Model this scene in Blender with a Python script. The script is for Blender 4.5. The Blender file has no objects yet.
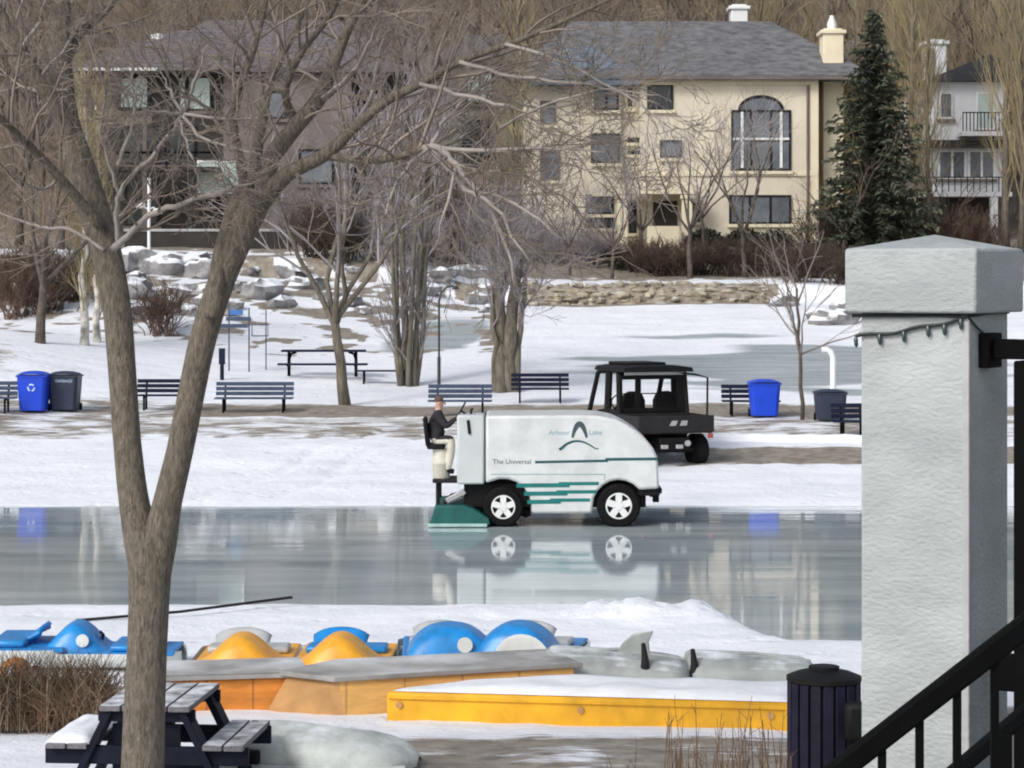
import bpy, math, random
from mathutils import Vector, Matrix, noise
R = math.radians
PI = math.pi
F = 2475.0      # focal length in pixels of the 1024 px wide frame
ZC = 4.5        # eye height above the ice
HZ = 280.0      # image row of the horizon
S = bpy.context.scene
COL = S.collection

def P(x, y, Y):
    return Vector(((x-512)*Y/F, Y, ZC-(y-HZ)*Y/F))
def PX(x, Y): return (x-512)*Y/F
def PZ(y, Y): return ZC-(y-HZ)*Y/F
def sstep(a, b, t):
    t = max(0.0, min(1.0, (t-a)/(b-a))); return t*t*(3-2*t)
def gauss(x, y, cx, cy, sx, sy):
    return math.exp(-((x-cx)/sx)**2-((y-cy)/sy)**2)
def nz(x, y, z=0.0, s=1.0): return noise.noise(Vector((x*s, y*s, z)))

# ------------------------------------------------------------------ materials
def mat(name, c, rough=.7, var=.18, scale=6.0, bump=0.0, bscale=40.0, metal=0.0, c2=None, stretch=None, coat=0.0, spec=.5, thr=(.35,.65)):
    m = bpy.data.materials.new(name); m.use_nodes = True
    nt = m.node_tree; N = nt.nodes; L = nt.links
    b = N['Principled BSDF']
    b.inputs['Roughness'].default_value = rough
    b.inputs['Metallic'].default_value = metal
    b.inputs['Coat Weight'].default_value = coat
    b.inputs['Specular IOR Level'].default_value = spec
    tc = N.new('ShaderNodeTexCoord'); mp = N.new('ShaderNodeMapping')
    L.new(tc.outputs['Object'], mp.inputs['Vector'])
    if stretch: mp.inputs['Scale'].default_value = stretch
    n1 = N.new('ShaderNodeTexNoise'); n1.inputs['Scale'].default_value = scale
    n1.inputs['Detail'].default_value = 5; n1.inputs['Roughness'].default_value = .6
    L.new(mp.outputs['Vector'], n1.inputs['Vector'])
    rp = N.new('ShaderNodeValToRGB')
    a = [max(0, v*(1-var)) for v in c]; d = list(c2) if c2 else [min(1, v*(1+var)) for v in c]
    rp.color_ramp.elements[0].position = thr[0]; rp.color_ramp.elements[1].position = thr[1]
    rp.color_ramp.elements[0].color = (*a, 1); rp.color_ramp.elements[1].color = (*d, 1)
    L.new(n1.outputs['Fac'], rp.inputs['Fac']); L.new(rp.outputs['Color'], b.inputs['Base Color'])
    if bump:
        n2 = N.new('ShaderNodeTexNoise'); n2.inputs['Scale'].default_value = bscale; n2.inputs['Detail'].default_value = 6
        L.new(mp.outputs['Vector'], n2.inputs['Vector'])
        bp = N.new('ShaderNodeBump'); bp.inputs['Strength'].default_value = bump; bp.inputs['Distance'].default_value = .03
        L.new(n2.outputs['Fac'], bp.inputs['Height']); L.new(bp.outputs['Normal'], b.inputs['Normal'])
    return m

def add_snow_top(m, lo=.45, hi=.75, scale=5.0, amount=.35):
    """snow lying on the faces that point up"""
    nt = m.node_tree; N = nt.nodes; L = nt.links
    b = N['Principled BSDF']; src = b.inputs['Base Color'].links[0].from_socket
    g = N.new('ShaderNodeNewGeometry'); sx = N.new('ShaderNodeSeparateXYZ'); L.new(g.outputs['Normal'], sx.inputs[0])
    n = N.new('ShaderNodeTexNoise'); n.inputs['Scale'].default_value = scale; n.inputs['Detail'].default_value = 4
    L.new(g.outputs['Position'], n.inputs['Vector'])
    ma = N.new('ShaderNodeMath'); ma.operation = 'MULTIPLY_ADD'; ma.inputs[1].default_value = amount*2; ma.inputs[2].default_value = -amount
    L.new(n.outputs['Fac'], ma.inputs[0])
    ad = N.new('ShaderNodeMath'); ad.operation = 'ADD'; L.new(sx.outputs['Z'], ad.inputs[0]); L.new(ma.outputs[0], ad.inputs[1])
    mr = N.new('ShaderNodeMapRange'); mr.inputs['From Min'].default_value = lo; mr.inputs['From Max'].default_value = hi
    L.new(ad.outputs[0], mr.inputs['Value'])
    mx = N.new('ShaderNodeMix'); mx.data_type = 'RGBA'
    L.new(mr.outputs['Result'], mx.inputs['Factor']); L.new(src, mx.inputs['A']); mx.inputs['B'].default_value = (.80, .83, .87, 1)
    L.new(mx.outputs['Result'], b.inputs['Base Color'])
    return m

def add_joints(m, per_m, dark=.45):
    """dark board joints at even steps along the object's length"""
    nt = m.node_tree; N = nt.nodes; L = nt.links
    b = N['Principled BSDF']; src = b.inputs['Base Color'].links[0].from_socket
    tc = N.new('ShaderNodeTexCoord'); sx = N.new('ShaderNodeSeparateXYZ'); L.new(tc.outputs['Object'], sx.inputs[0])
    a = N.new('ShaderNodeMath'); a.operation = 'MULTIPLY'; a.inputs[1].default_value = per_m; L.new(sx.outputs['X'], a.inputs[0])
    f = N.new('ShaderNodeMath'); f.operation = 'FRACT'; L.new(a.outputs[0], f.inputs[0])
    c = N.new('ShaderNodeMath'); c.operation = 'LESS_THAN'; c.inputs[1].default_value = .022*per_m; L.new(f.outputs[0], c.inputs[0])
    k = N.new('ShaderNodeMath'); k.operation = 'MULTIPLY'; k.inputs[1].default_value = dark; L.new(c.outputs[0], k.inputs[0])
    mx = N.new('ShaderNodeMix'); mx.data_type = 'RGBA'; L.new(k.outputs[0], mx.inputs['Factor']); L.new(src, mx.inputs['A']); mx.inputs['B'].default_value = (.05,.035,.02,1)
    L.new(mx.outputs['Result'], b.inputs['Base Color']); return m

M = {}
M['bark'] = mat('bark', (.165,.142,.112), .9, .42, 14, 1.0, 36, stretch=(3,3,.8))
M['twig'] = mat('twig', (.225,.19,.16), .9, .3, 3)
M['twig_pale'] = mat('twig_pale', (.28,.255,.235), .9, .25, 3)
M['twig_brown'] = mat('twig_brown', (.215,.168,.132), .9, .35, .35)
M['twig_grey'] = mat('twig_grey', (.25,.215,.19), .9, .3, .4)
M['twig_mauve'] = mat('twig_mauve', (.29,.262,.275), .9, .25, .6)
M['twig_olive'] = mat('twig_olive', (.32,.265,.155), .9, .3, .5)
M['bark_dark'] = mat('bark_dark', (.095,.078,.065), .95, .4, 5, .5, 20)
M['bark_olive'] = mat('bark_olive', (.145,.128,.10), .95, .4, 4, .5, 20, stretch=(3,3,.5))
M['birch'] = mat('birch_bark', (.46,.44,.39), .8, .6, 3, .3, 20)
M['needles'] = mat('spruce_needles', (.045,.062,.042), .8, .4, 1.5, c2=(.13,.145,.09))
M['snow'] = mat('snow', (.84,.87,.92), .55, .04, 3, .35, 14)
M['stucco'] = mat('pillar_stucco', (.385,.415,.420), .9, .15, 1.6, .42, 30, stretch=(1,1,2.0))
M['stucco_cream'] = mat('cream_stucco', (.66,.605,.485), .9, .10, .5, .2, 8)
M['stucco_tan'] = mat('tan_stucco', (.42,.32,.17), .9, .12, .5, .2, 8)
M['trim_cream'] = mat('cream_trim', (.74,.67,.50), .8, .06, 1)
M['siding_dark'] = mat('dark_siding', (.036,.031,.028), .85, .3, .8)
M['siding_olive'] = mat('olive_siding', (.17,.17,.13), .85, .2, .8)
M['siding_taupe'] = mat('taupe_siding', (.155,.130,.118), .9, .2, .6)
M['siding_white'] = mat('white_siding', (.66,.67,.69), .8, .06, .8)
M['roof_grey'] = mat('roof_shingle_grey', (.128,.130,.140), .9, .38, 2.0, .5, 6, stretch=(1,1,3))
M['roof_blue'] = mat('roof_shingle_blue', (.125,.155,.20), .9, .5, 3.0, .5, 6, stretch=(1,1,3))
M['roof_mauve'] = mat('roof_shingle_mauve', (.125,.108,.115), .9, .5, 3.0, .5, 6, stretch=(1,1,3))
M['roof_black'] = mat('roof_shingle_black', (.022,.024,.028), .85, .3, 1.6, .3, 6)
M['white_paint'] = mat('white_paint', (.76,.78,.78), .5, .04, 1)
M['frame_dark'] = mat('dark_window_frame', (.016,.016,.018), 0.6, .2, 2, spec=.18)
M['glass_dark'] = mat('dark_window_glass', (.030,.036,.042), .08, .5, .7, spec=.5)
M['glass_pale'] = mat('sky_pale_window_glass', (.43,.52,.49), .15, .1, .5, spec=.5)  # reflected sky painted into the pane colour as a pale green tone
M['glass_grey'] = mat('grey_window_glass', (.12,.14,.165), .08, .4, .6)
M['black_metal'] = mat('black_metal', (.003,.003,.0035), .75, .3, 5, spec=.08)
M['black_rail'] = mat('black_rail_paint', (.0022,.0026,.003), .75, .3, 8, spec=.08)
M['green_pole'] = mat('dark_green_pole', (.03,.04,.035), .6, .2, 4)
M['rubber'] = mat('tyre_rubber', (.007,.007,.008), 0.9, .25, 8, spec=.18)
M['rim'] = mat('wheel_rim_paint', (.72,.74,.74), .4, .05, 5)
M['machine_white'] = mat('machine_white_paint', (.61,.635,.635), .40, .11, 2.4, coat=.15)
M['machine_grey'] = mat('machine_grey_panel', (.52,.56,.565), .45, .06, 1.2)
M['seam'] = mat('panel_gap', (.04,.045,.05), .7, .1, 3)
M['teal'] = mat('teal_stripe_paint', (.004,.16,.155), .45, .12, 4)
M['teal_dark'] = mat('dark_teal_paint', (.008,.075,.085), .45, .12, 4)
M['green_cond'] = mat('conditioner_green_paint', (.006,.095,.085), .5, .2, 4)
M['cond_edge'] = mat('conditioner_runner', (.33,.50,.47), .5, .15, 5)
M['letter_dark'] = mat('dark_lettering', (.05,.075,.085), .6, .1, 4)
M['letter_teal'] = mat('faded_teal_lettering', (.22,.36,.40), .6, .1, 4)
M['cream_tank'] = mat('cream_tank', (.60,.58,.50), .5, .1, 4)
M['utv_black'] = mat('vehicle_black_plastic', (.008,.008,.009), 0.6, .3, 4, spec=.18)
M['utv_grey'] = mat('vehicle_grey_plastic', (.020,.020,.021), 0.6, .2, 4, spec=.18)
M['silver'] = mat('silver_metal', (.50,.49,.49), .35, .1, 5, metal=.6)
M['tail_red'] = mat('red_reflector', (.30,.06,.05), .3, .1, 4)
M['clear'] = mat('clear_plastic', (.8,.85,.87), .05, .02, 3)
b_ = M['clear'].node_tree.nodes['Principled BSDF']; b_.inputs['Transmission Weight'].default_value = 1.0; b_.inputs['IOR'].default_value = 1.02
M['bench_blue'] = mat('bench_blue_planks', (.040,.062,.115), .6, .25, 4)
M['bench_navy'] = mat('bench_navy_planks', (.010,.014,.034), 0.65, .25, 4, spec=.18)
M['bin_blue'] = mat('recycling_bin_blue', (.004,.052,.56), .4, .08, 3)
M['bin_navy'] = mat('dark_bin_plastic', (.022,.032,.060), .5, .15, 3)
M['bin_mark'] = mat('pale_bin_mark', (.45,.60,.78), .6, .05, 3)
M['navy_slat'] = mat('dark_navy_slat', (.012,.012,.028), 0.6, .3, 6, spec=.18)
M['pedal_blue'] = mat('boat_blue_plastic', (.010,.225,.58), .36, .20, 4)
M['pedal_orange'] = mat('boat_orange_plastic', (.80,.375,.025), .4, .16, 4)
M['pedal_white'] = mat('boat_white_plastic', (.62,.65,.64), .45, .10, 3)
M['boat_grey'] = add_snow_top(mat('boat_grey_hull', (.31,.335,.325), .6, .22, 3), .92, 1.12, 3, .35)
M['boat_pale'] = add_snow_top(mat('boat_pale_hull', (.50,.53,.50), .65, .30, 2.5, .6, 7), .93, 1.15, 3, .45)
M['dock_orange'] = mat('dock_orange_planks', (.62,.22,.030), .7, .20, 2.2, .3, 9, stretch=(1,1,5))
add_joints(M['dock_orange'], 2.1)
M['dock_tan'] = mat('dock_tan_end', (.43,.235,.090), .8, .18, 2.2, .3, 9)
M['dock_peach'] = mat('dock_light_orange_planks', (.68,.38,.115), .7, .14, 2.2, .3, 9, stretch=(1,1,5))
add_joints(M['dock_peach'], 1.7, .35)
M['dock_yellow'] = mat('dock_yellow_plastic', (.72,.37,.008), .5, .2, 2.0, .2, 9)
M['dock_deck'] = add_snow_top(mat('dock_grey_deck', (.30,.295,.285), .9, .3, 1.2), .95, 1.25, 1.3, .35)
M['dock_snow'] = mat('snow_on_dock', (.80,.82,.84), .6, .06, 3, .5, 10, c2=(.84,.86,.89))
M['table_navy'] = mat('picnic_table_navy', (.005,.007,.017), 0.65, .3, 4, spec=.18)
M['table_plank'] = add_snow_top(mat('weathered_plank', (.165,.16,.172), .85, .25, 5, .4, 30, stretch=(6,.5,6)), .82, 1.2, 6, .5)
M['rock'] = add_snow_top(mat('grey_rock', (.24,.235,.24), .95, .35, 2.5, .7, 7), .62, .85, 3, .35)
M['wall_stone'] = add_snow_top(mat('wall_stone', (.31,.275,.205), .95, .45, 2.2, .7, 7), .9, 1.15, 2, .35)
M['concrete'] = add_snow_top(mat('pale_concrete', (.40,.41,.42), .9, .12, 3, .3, 20), .8, 1.0, 3, .3)
M['dry_stem'] = mat('dry_brown_stems', (.155,.098,.058), .95, .45, 1.8)
M['dry_pale'] = mat('dry_pale_stems', (.34,.28,.20), .95, .35, 2)
M['hedge_brown'] = mat('brown_hedge_twigs', (.085,.058,.042), .95, .4, .6)
M['evergreen'] = mat('evergreen_shrub', (.030,.034,.022), .9, .4, 1.0)
M['seat_grey'] = mat('pale_grey_seat', (.42,.44,.44), .5, .15, 4)
M['red_shrub'] = mat('red_brown_twigs', (.125,.082,.060), .95, .3, .8)
M['skin'] = mat('skin', (.50,.30,.24), .6, .06, 8)
M['jacket'] = mat('dark_jacket', (.020,.016,.022), .85, .3, 6)
M['trousers'] = mat('dark_trousers', (.025,.028,.038), .85, .3, 6)
M['hair'] = mat('brown_hair', (.10,.06,.045), .8, .3, 20)
M['bulb'] = mat('unlit_bulb', (.02,.045,.045), .3, .2, 9)
M['wire'] = mat('dark_wire', (.010,.018,.020), .6, .2, 9)
M['sign_blue'] = mat('blue_sign_paint', (.05,.15,.42), .5, .12, 4)

# ------------------------------------------------------------------ mesh builder
class MB:
    def __init__(s): s.v = []; s.f = []; s.mi = []; s.cur = 0
    def face(s, idx): s.f.append(idx); s.mi.append(s.cur)
    def box(s, x0, x1, y0, y1, z0, z1, mtx=None):
        b = len(s.v)
        pts = [Vector(p) for p in ((x0,y0,z0),(x1,y0,z0),(x1,y1,z0),(x0,y1,z0),(x0,y0,z1),(x1,y0,z1),(x1,y1,z1),(x0,y1,z1))]
        if mtx: pts = [mtx @ p for p in pts]
        s.v += pts
        for q in ((0,3,2,1),(4,5,6,7),(0,1,5,4),(1,2,6,5),(2,3,7,6),(3,0,4,7)): s.face([b+i for i in q])
        return s
    def bar(s, a, c, w, h, up=Vector((0,0,1))):
        """box beam from a to c, w wide and h high"""
        a = Vector(a); c = Vector(c); d = c-a; L = d.length; d.normalize()
        x = d.cross(up)
        if x.length < 1e-4: x = Vector((1,0,0))
        x.normalize(); z = x.cross(d)
        m = Matrix((x, d, z)).transposed().to_4x4(); m.translation = a
        return s.box(-w/2, w/2, 0, L, -h/2, h/2, m)
    def tube(s, pts, rad, k=6, cap=True):
        b = len(s.v); n = len(pts)
        pts = [Vector(p) for p in pts]
        ref = None
        for i, p in enumerate(pts):
            d = (pts[min(i+1, n-1)]-pts[max(i-1, 0)])
            if d.length < 1e-9: d = Vector((0,0,1))
            d.normalize()
            if ref is None: ref = Vector((1,0,0)) if abs(d.x) < .8 else Vector((0,1,0))
            u = ref - d*ref.dot(d)
            if u.length < 1e-4: u = d.orthogonal()
            u.normalize(); w = d.cross(u); ref = u
            r = rad[i] if isinstance(rad, (list, tuple)) else rad
            for j in range(k):
                a = 2*PI*j/k; s.v.append(p+u*(r*math.cos(a))+w*(r*math.sin(a)))
        for i in range(n-1):
            for j in range(k):
                j2 = (j+1) % k
                s.face([b+i*k+j, b+i*k+j2, b+(i+1)*k+j2, b+(i+1)*k+j])
        if cap:
            s.face([b+j for j in range(k)][::-1]); s.face([b+(n-1)*k+j for j in range(k)])
        return s
    def lathe(s, prof, k=24, mtx=None, ax='z'):
        """prof: list of (r, h)"""
        b = len(s.v)
        for r, h in prof:
            for j in range(k):
                a = 2*PI*j/k
                p = Vector((r*math.cos(a), r*math.sin(a), h)) if ax == 'z' else Vector((r*math.cos(a), h, r*math.sin(a)))
                s.v.append(mtx @ p if mtx else p)
        for i in range(len(prof)-1):
            for j in range(k):
                j2 = (j+1) % k
                q = [b+i*k+j, b+i*k+j2, b+(i+1)*k+j2, b+(i+1)*k+j]
                s.face(q if ax == 'z' else q[::-1])
        s.face([b+j for j in range(k)][::-1] if ax == 'z' else [b+j for j in range(k)])
        e = b+(len(prof)-1)*k
        s.face([e+j for j in range(k)] if ax == 'z' else [e+j for j in range(k)][::-1])
        return s
    def prism(s, poly, a0, a1, axis='y', inset=None):
        """poly in (u, z) extruded along axis from a0 to a1"""
        b = len(s.v); n = len(poly)
        for a in (a0, a1):
            for u, z in poly: s.v.append(Vector((u, a, z)) if axis == 'y' else (Vector((a, u, z)) if axis == 'x' else Vector((u, z, a))))
        s.face([b+i for i in range(n)]); s.face([b+n+i for i in range(n)][::-1])
        for i in range(n):
            j = (i+1) % n; s.face([b+i, b+n+i, b+n+j, b+j])
        return s
    def grid(s, fn, nu, nv, closed_u=False):
        b = len(s.v)
        for i in range(nv+1):
            for j in range(nu+1): s.v.append(Vector(fn(j/nu, i/nv)))
        for i in range(nv):
            for j in range(nu):
                q = b+i*(nu+1)+j; s.face([q, q+1, q+nu+2, q+nu+1])
        return s
    def lump(s, c, r, seed, amp=.25, nu=10, nv=7, flat=.0):
        """an uneven closed stone"""
        b = len(s.v); c = Vector(c)
        sd = seed*7.31
        def pt(th, ph):
            d = Vector((math.sin(th)*math.cos(ph), math.sin(th)*math.sin(ph), math.cos(th)))
            e = 1+amp*noise.noise(d*1.4+Vector((sd, sd*.3, -sd)))+.5*amp*noise.noise(d*3.1+Vector((sd, 5, 1)))
            q = Vector((d.x*r[0], d.y*r[1], d.z*r[2]))*e
            if q.z < -flat*r[2] and flat: q.z = -flat*r[2]
            return c+q
        s.v.append(pt(0, 0))
        for i in range(1, nv):
            for j in range(nu): s.v.append(pt(PI*i/nv, 2*PI*j/nu))
        s.v.append(pt(PI, 0))
        e = len(s.v)-1
        for j in range(nu):
            s.face([b, b+1+j, b+1+(j+1) % nu]); 
            s.face([e, e-nu+(j+1) % nu, e-nu+j])
        for i in range(nv-2):
            for j in range(nu):
                j2 = (j+1) % nu; a = b+1+i*nu
                s.face([a+j, a+nu+j, a+nu+j2, a+j2])
        return s
    def build(s, name, m, parent=None, smooth=True, bevel=0.0, sharp=40, world=False, loc=None):
        me = bpy.data.meshes.new(name)
        off = parent.location if (world and parent) else Vector((0,0,0))
        me.from_pydata([tuple(p-off) for p in s.v], [], s.f)
        for q in (m if isinstance(m, (list, tuple)) else [m]): me.materials.append(q)
        if isinstance(m, (list, tuple)): me.polygons.foreach_set('material_index', s.mi)
        if smooth:
            me.polygons.foreach_set('use_smooth', [True]*len(me.polygons))
            me.set_sharp_from_angle(angle=R(sharp))
        me.update()
        o = bpy.data.objects.new(name, me); COL.objects.link(o)
        if parent: o.parent = parent
        if loc is not None: o.location = loc
        if bevel:
            bv = o.modifiers.new('bevel', 'BEVEL'); bv.width = bevel; bv.segments = 2; bv.limit_method = 'ANGLE'; bv.angle_limit = R(40)
        return o

def tag(o, label=None, cat=None, group=None, kind=None):
    if label: o['label'] = label
    if cat: o['category'] = cat
    if group: o['group'] = group
    if kind: o['kind'] = kind
    return o
def empty(name, loc, label=None, cat=None, group=None, rz=0.0):
    o = bpy.data.objects.new(name, None); COL.objects.link(o); o.location = loc; o.rotation_euler = (0,0,rz)
    o.empty_display_size = .2
    return tag(o, label, cat, group)
KIDS = {}
def copy_tree(o, parent=None):
    c = o.copy(); COL.objects.link(c)
    if parent: c.parent = parent
    for ch in list(o.children): copy_tree(ch, c)
    return c
def text(name, body, size, m, parent, loc, rot, extrude=.003, sx=1.0):
    cu = bpy.data.curves.new(name, 'FONT'); cu.body = body; cu.size = size; cu.extrude = extrude; cu.align_x = 'CENTER'; cu.align_y = 'CENTER'
    cu.materials.append(m)
    q = bpy.data.objects.new(name, cu); COL.objects.link(q); bpy.context.view_layer.update()
    me = bpy.data.meshes.new_from_object(q.evaluated_get(bpy.context.evaluated_depsgraph_get())); me.name = name
    bpy.data.objects.remove(q)
    o = bpy.data.objects.new(name, me); COL.objects.link(o); o.parent = parent; o.location = loc; o.rotation_euler = rot; o.scale = (sx,1,1)
    return o

# ------------------------------------------------------------------ terrain
PROF = [(-60,.3),(18,.3),(21,.30),(23,.22),(24.5,.08),(27,.03),(30,.05),(32,.09),(33.4,.11),(34.3,-.01),(35.5,-.2),(38,-.3),(47.5,-.3),(49.1,-.04),(49.6,.05),
        (52,.25),(55,.50),(57.5,.75),(61,.95),(64.5,1.05),(67,1.14),(72,1.46),(77,1.90),(82,2.36),(87,3.05),(91.6,3.55),(92.4,3.62),(92.9,4.30),(96,4.50),(100,4.75),(104,5.5),(107,6.1),
        (112,6.4),(120,8.5),(135,14.5),(155,24),(180,34),(230,46),(400,70),(1200,95)]
def prof(y):
    if y <= PROF[0][0]: return PROF[0][1]
    for i in range(len(PROF)-1):
        a, b = PROF[i], PROF[i+1]
        if y <= b[0]:
            t = (y-a[0])/(b[0]-a[0]); return a[1]+(b[1]-a[1])*t
    return PROF[-1][1]
def H(x, y):
    yy = y
    if y < 40: yy = y+3.3*sstep(2.25, 3.5, x)*sstep(40, 36, y)*sstep(22, 27, y)
    if 40 < y < 56: yy = y-.5*nz(x, 0, 3, .25)*sstep(44, 48, y)*sstep(56, 52, y)
    z = prof(yy)
    # a wide lift on the left, behind the bins
    z += 1.25*gauss(x, y, -17.5, 74, 5.5, 8)
    z += .9*gauss(x, y, -13, 88, 6, 5)
    z += 1.15*sstep(86, 97, y)*(1-sstep(100, 108, y))*sstep(-1.5, -5, x)
    # ruts beside the utility vehicle and on the bank
    if 50 < y < 60:
        for rx in (1.2, 2.55, -4.3, -5.6):
            z -= .05*math.exp(-(((x-rx)-.30*(y-52)+.25*math.sin(y*.9+rx))/.13)**2)
    # ploughed snow heap on the near shore
    if 29 < y < 37:
        z += (.10*gauss(x, y, 1.45, 32.8, .42, .5)+.09*gauss(x, y, 2.3, 32.7, .8, .6)+.05*gauss(x, y, .1, 32.6, 1.6, .6))*(1+1.2*nz(x, y, 2, 2.6)+.8*nz(x, y, 2, 6))
    # surface roughness
    if y < 34.5: z += .025*nz(x, y, 0, 1.1)+.015*nz(x, y, 5, 3.2)
    elif y > 49.5: z += (.05*nz(x, y, 1, .5)+.02*nz(x, y, 1, 1.9))*sstep(49.5, 52, y)
    if y > 62: z += .12*nz(x, y, 4, .16)*sstep(62, 70, y)
    if y > 112: z += 1.6*nz(x, y, 7, .04)*sstep(112, 130, y)
    return z
def masks(x, y):
    """brown ground, grey ice glaze"""
    br = 0.0; ic = 0.0
    n = nz(x, y, 11, .9)+.5*nz(x, y, 13, 2.3)
    if y < 26: br = max(br, sstep(23.9, 23.0, y+.8*nz(x,y*1.6,3,.8))*sstep(-1.9, -.7, x)*(.72+.35*n))
    if y < 19: br = max(br, .5)
    if 76 < y < 94 and x < 1.5: br = max(br, sstep(.05, .5, nz(x*.8, y*.8, 21, 1)+.5*nz(x, y, 9, 2.1)+.08)*sstep(77, 81, y)*sstep(1.5, -.5, x))
    if 91.7 < y < 93.2 and 0 < x < 10: br = max(br, .95)
    if 52 < y < 60:      # bare strip beside the utility vehicle
        br = max(br, sstep(54.0, 54.8, y+.35*n)*sstep(57.3, 56.3, y+.35*n)*sstep(3.2, 4.4, x+.5*n)*1.0)
    if 55 < y < 69:
        br = max(br, (.55+.35*n)*sstep(57.2, 59, y+.9*n)*sstep(68, 66.4, y+.8*n))
        br = max(br, 1.0*sstep(62.6, 63.6, y+.6*n)*sstep(67, 66, y+.6*n)*sstep(-10.5, -8.0, x+n)*.9)
    if 62 < y < 80: br = max(br, gauss(x, y, -17.5, 71, 2.8, 4)*1.3+.3*n*gauss(x, y, -17.5, 71, 2.8, 4))
    if 61 < y < 91:
        # grey glaze of the frozen channel
        ic = max(ic, sstep(.28, .70, gauss(x, y, 8.2, 76.5, 6.2, 6.4)+.55*nz(x*.22+y*.10, y, 5, .7)))
        ic = max(ic, sstep(.35, .75, gauss(x, y, -2.4+.25*(y-84), 84, 2.0, 5.5)+.2*nz(x*.5, y, 6, .9)))
    if y > 86 and x < -4:
        br = max(br, sstep(.05, .5, n+.25))
    if y > 93: br = max(br, sstep(95, 97.5, y+1.5*n))
    if y > 104: br = 1.0
    return max(0, min(1, br)), max(0, min(1, ic))

def spaced(rng):
    out = []
    for a, b, st in rng:
        n = max(1, int(round((b-a)/st)))
        out += [a+(b-a)*i/n for i in range(n)]
    out.append(rng[-1][1]); return out
xs = spaced([(-420,-120,30),(-120,-50,6),(-50,-24,1.0),(-24,-9,.42),(-9,9,.17),(9,24,.42),(24,50,1.0),(50,120,6),(120,420,30)])
ys = spaced([(-60,0,6),(0,17,1.2),(17,34.8,.16),(34.8,48,1.2),(48,62,.2),(62,91,.36),(91,94,.15),(94,112,.6),(112,190,2.0),(190,300,8),(300,1200,90)])
g = MB(); nx = len(xs); ny = len(ys); colors = []
for y in ys:
    for x in xs:
        g.v.append(Vector((x, y, H(x, y)))); br, ic = masks(x, y); colors += [br, ic, 1 if y > 111 else 0, 1]
for i in range(ny-1):
    for j in range(nx-1):
        q = i*nx+j; g.face([q, q+1, q+nx+1, q+nx])
gm = bpy.data.materials.new('snowy_ground'); gm.use_nodes = True
nt = gm.node_tree; N = nt.nodes; L = nt.links; b = N['Principled BSDF']; b.inputs['Roughness'].default_value = .7
at = N.new('ShaderNodeAttribute'); at.attribute_name = 'cover'; sp = N.new('ShaderNodeSeparateColor'); L.new(at.outputs['Color'], sp.inputs[0])
geo = N.new('ShaderNodeNewGeometry')
def nnoise(scale, det=5, rough=.6, st=None):
    n = N.new('ShaderNodeTexNoise'); n.inputs['Scale'].default_value = scale; n.inputs['Detail'].default_value = det; n.inputs['Roughness'].default_value = rough
    mp = N.new('ShaderNodeMapping'); L.new(geo.outputs['Position'], mp.inputs['Vector'])
    if st: mp.inputs['Scale'].default_value = st
    L.new(mp.outputs['Vector'], n.inputs['Vector']); return n.outputs['Fac']
def ramp(fac, p0, c0, p1, c1):
    r = N.new('ShaderNodeValToRGB'); e = r.color_ramp.elements
    e[0].position = p0; e[0].color = (*c0, 1); e[1].position = p1; e[1].color = (*c1, 1); L.new(fac, r.inputs['Fac']); return r.outputs['Color']
def mixc(f, a, c):
    m = N.new('ShaderNodeMix'); m.data_type = 'RGBA'; L.new(f, m.inputs['Factor']); L.new(a, m.inputs['A']); L.new(c, m.inputs['B']); return m.outputs['Result']
def maprange(v, a, c):
    m = N.new('ShaderNodeMapRange'); m.inputs['From Min'].default_value = a; m.inputs['From Max'].default_value = c; L.new(v, m.inputs['Value']); return m.outputs['Result']
def math2(op, a, c):
    m = N.new('ShaderNodeMath'); m.operation = op
    for i, q in enumerate((a, c)):
        if isinstance(q, (int, float)): m.inputs[i].default_value = q
        else: L.new(q, m.inputs[i])
    return m.outputs[0]
snowc = ramp(nnoise(.9, 6, .65, (.5,1.6,1)), .3, (.72,.75,.80), .62, (.86,.885,.93))
soil = ramp(nnoise(3.5, 6), .3, (.15,.125,.10), .7, (.36,.32,.265))
hill = ramp(nnoise(.35, 7, .7), .3, (.11,.088,.068), .72, (.30,.24,.17))
soil = mixc(sp.outputs['Blue'], soil, hill)
icec = ramp(nnoise(1.2, 6, .65, (.25,2.2,1)), .3, (.22,.265,.275), .72, (.44,.48,.50))
fb = maprange(math2('ADD', sp.outputs['Red'], math2('MULTIPLY', math2('SUBTRACT', nnoise(2.6, 6, .7, (.45,1.6,1)), .5), 1.5)), .40, .62)
fi = maprange(math2('ADD', sp.outputs['Green'], math2('MULTIPLY', math2('SUBTRACT', nnoise(.8, 6, .7, (.25,1.8,1)), .5), .9)), .30, .75)
grit = maprange(nnoise(21, 2, .5, (.6,1,1)), .70, .76)
m_ = N.new('ShaderNodeMix'); m_.data_type = 'RGBA'; L.new(math2('MULTIPLY', grit, .55), m_.inputs['Factor']); L.new(snowc, m_.inputs['A']); m_.inputs['B'].default_value = (.30,.26,.21,1)
snowc = m_.outputs['Result']
c = mixc(fi, snowc, icec); c = mixc(fb, c, soil); L.new(c, b.inputs['Base Color'])
bp = N.new('ShaderNodeBump'); bp.inputs['Strength'].default_value = .8; bp.inputs['Distance'].default_value = .07
vo = N.new('ShaderNodeTexVoronoi'); vo.inputs['Scale'].default_value = 1.9; L.new(geo.outputs['Position'], vo.inputs['Vector'])
pit = maprange(vo.outputs['Distance'], .08, .22)
L.new(math2('ADD', nnoise(3.2, 8, .66), math2('MULTIPLY', pit, .35)), bp.inputs['Height']); L.new(bp.outputs['Normal'], b.inputs['Normal'])
go = g.build('ground', gm, sharp=180); go['kind'] = 'structure'
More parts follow.
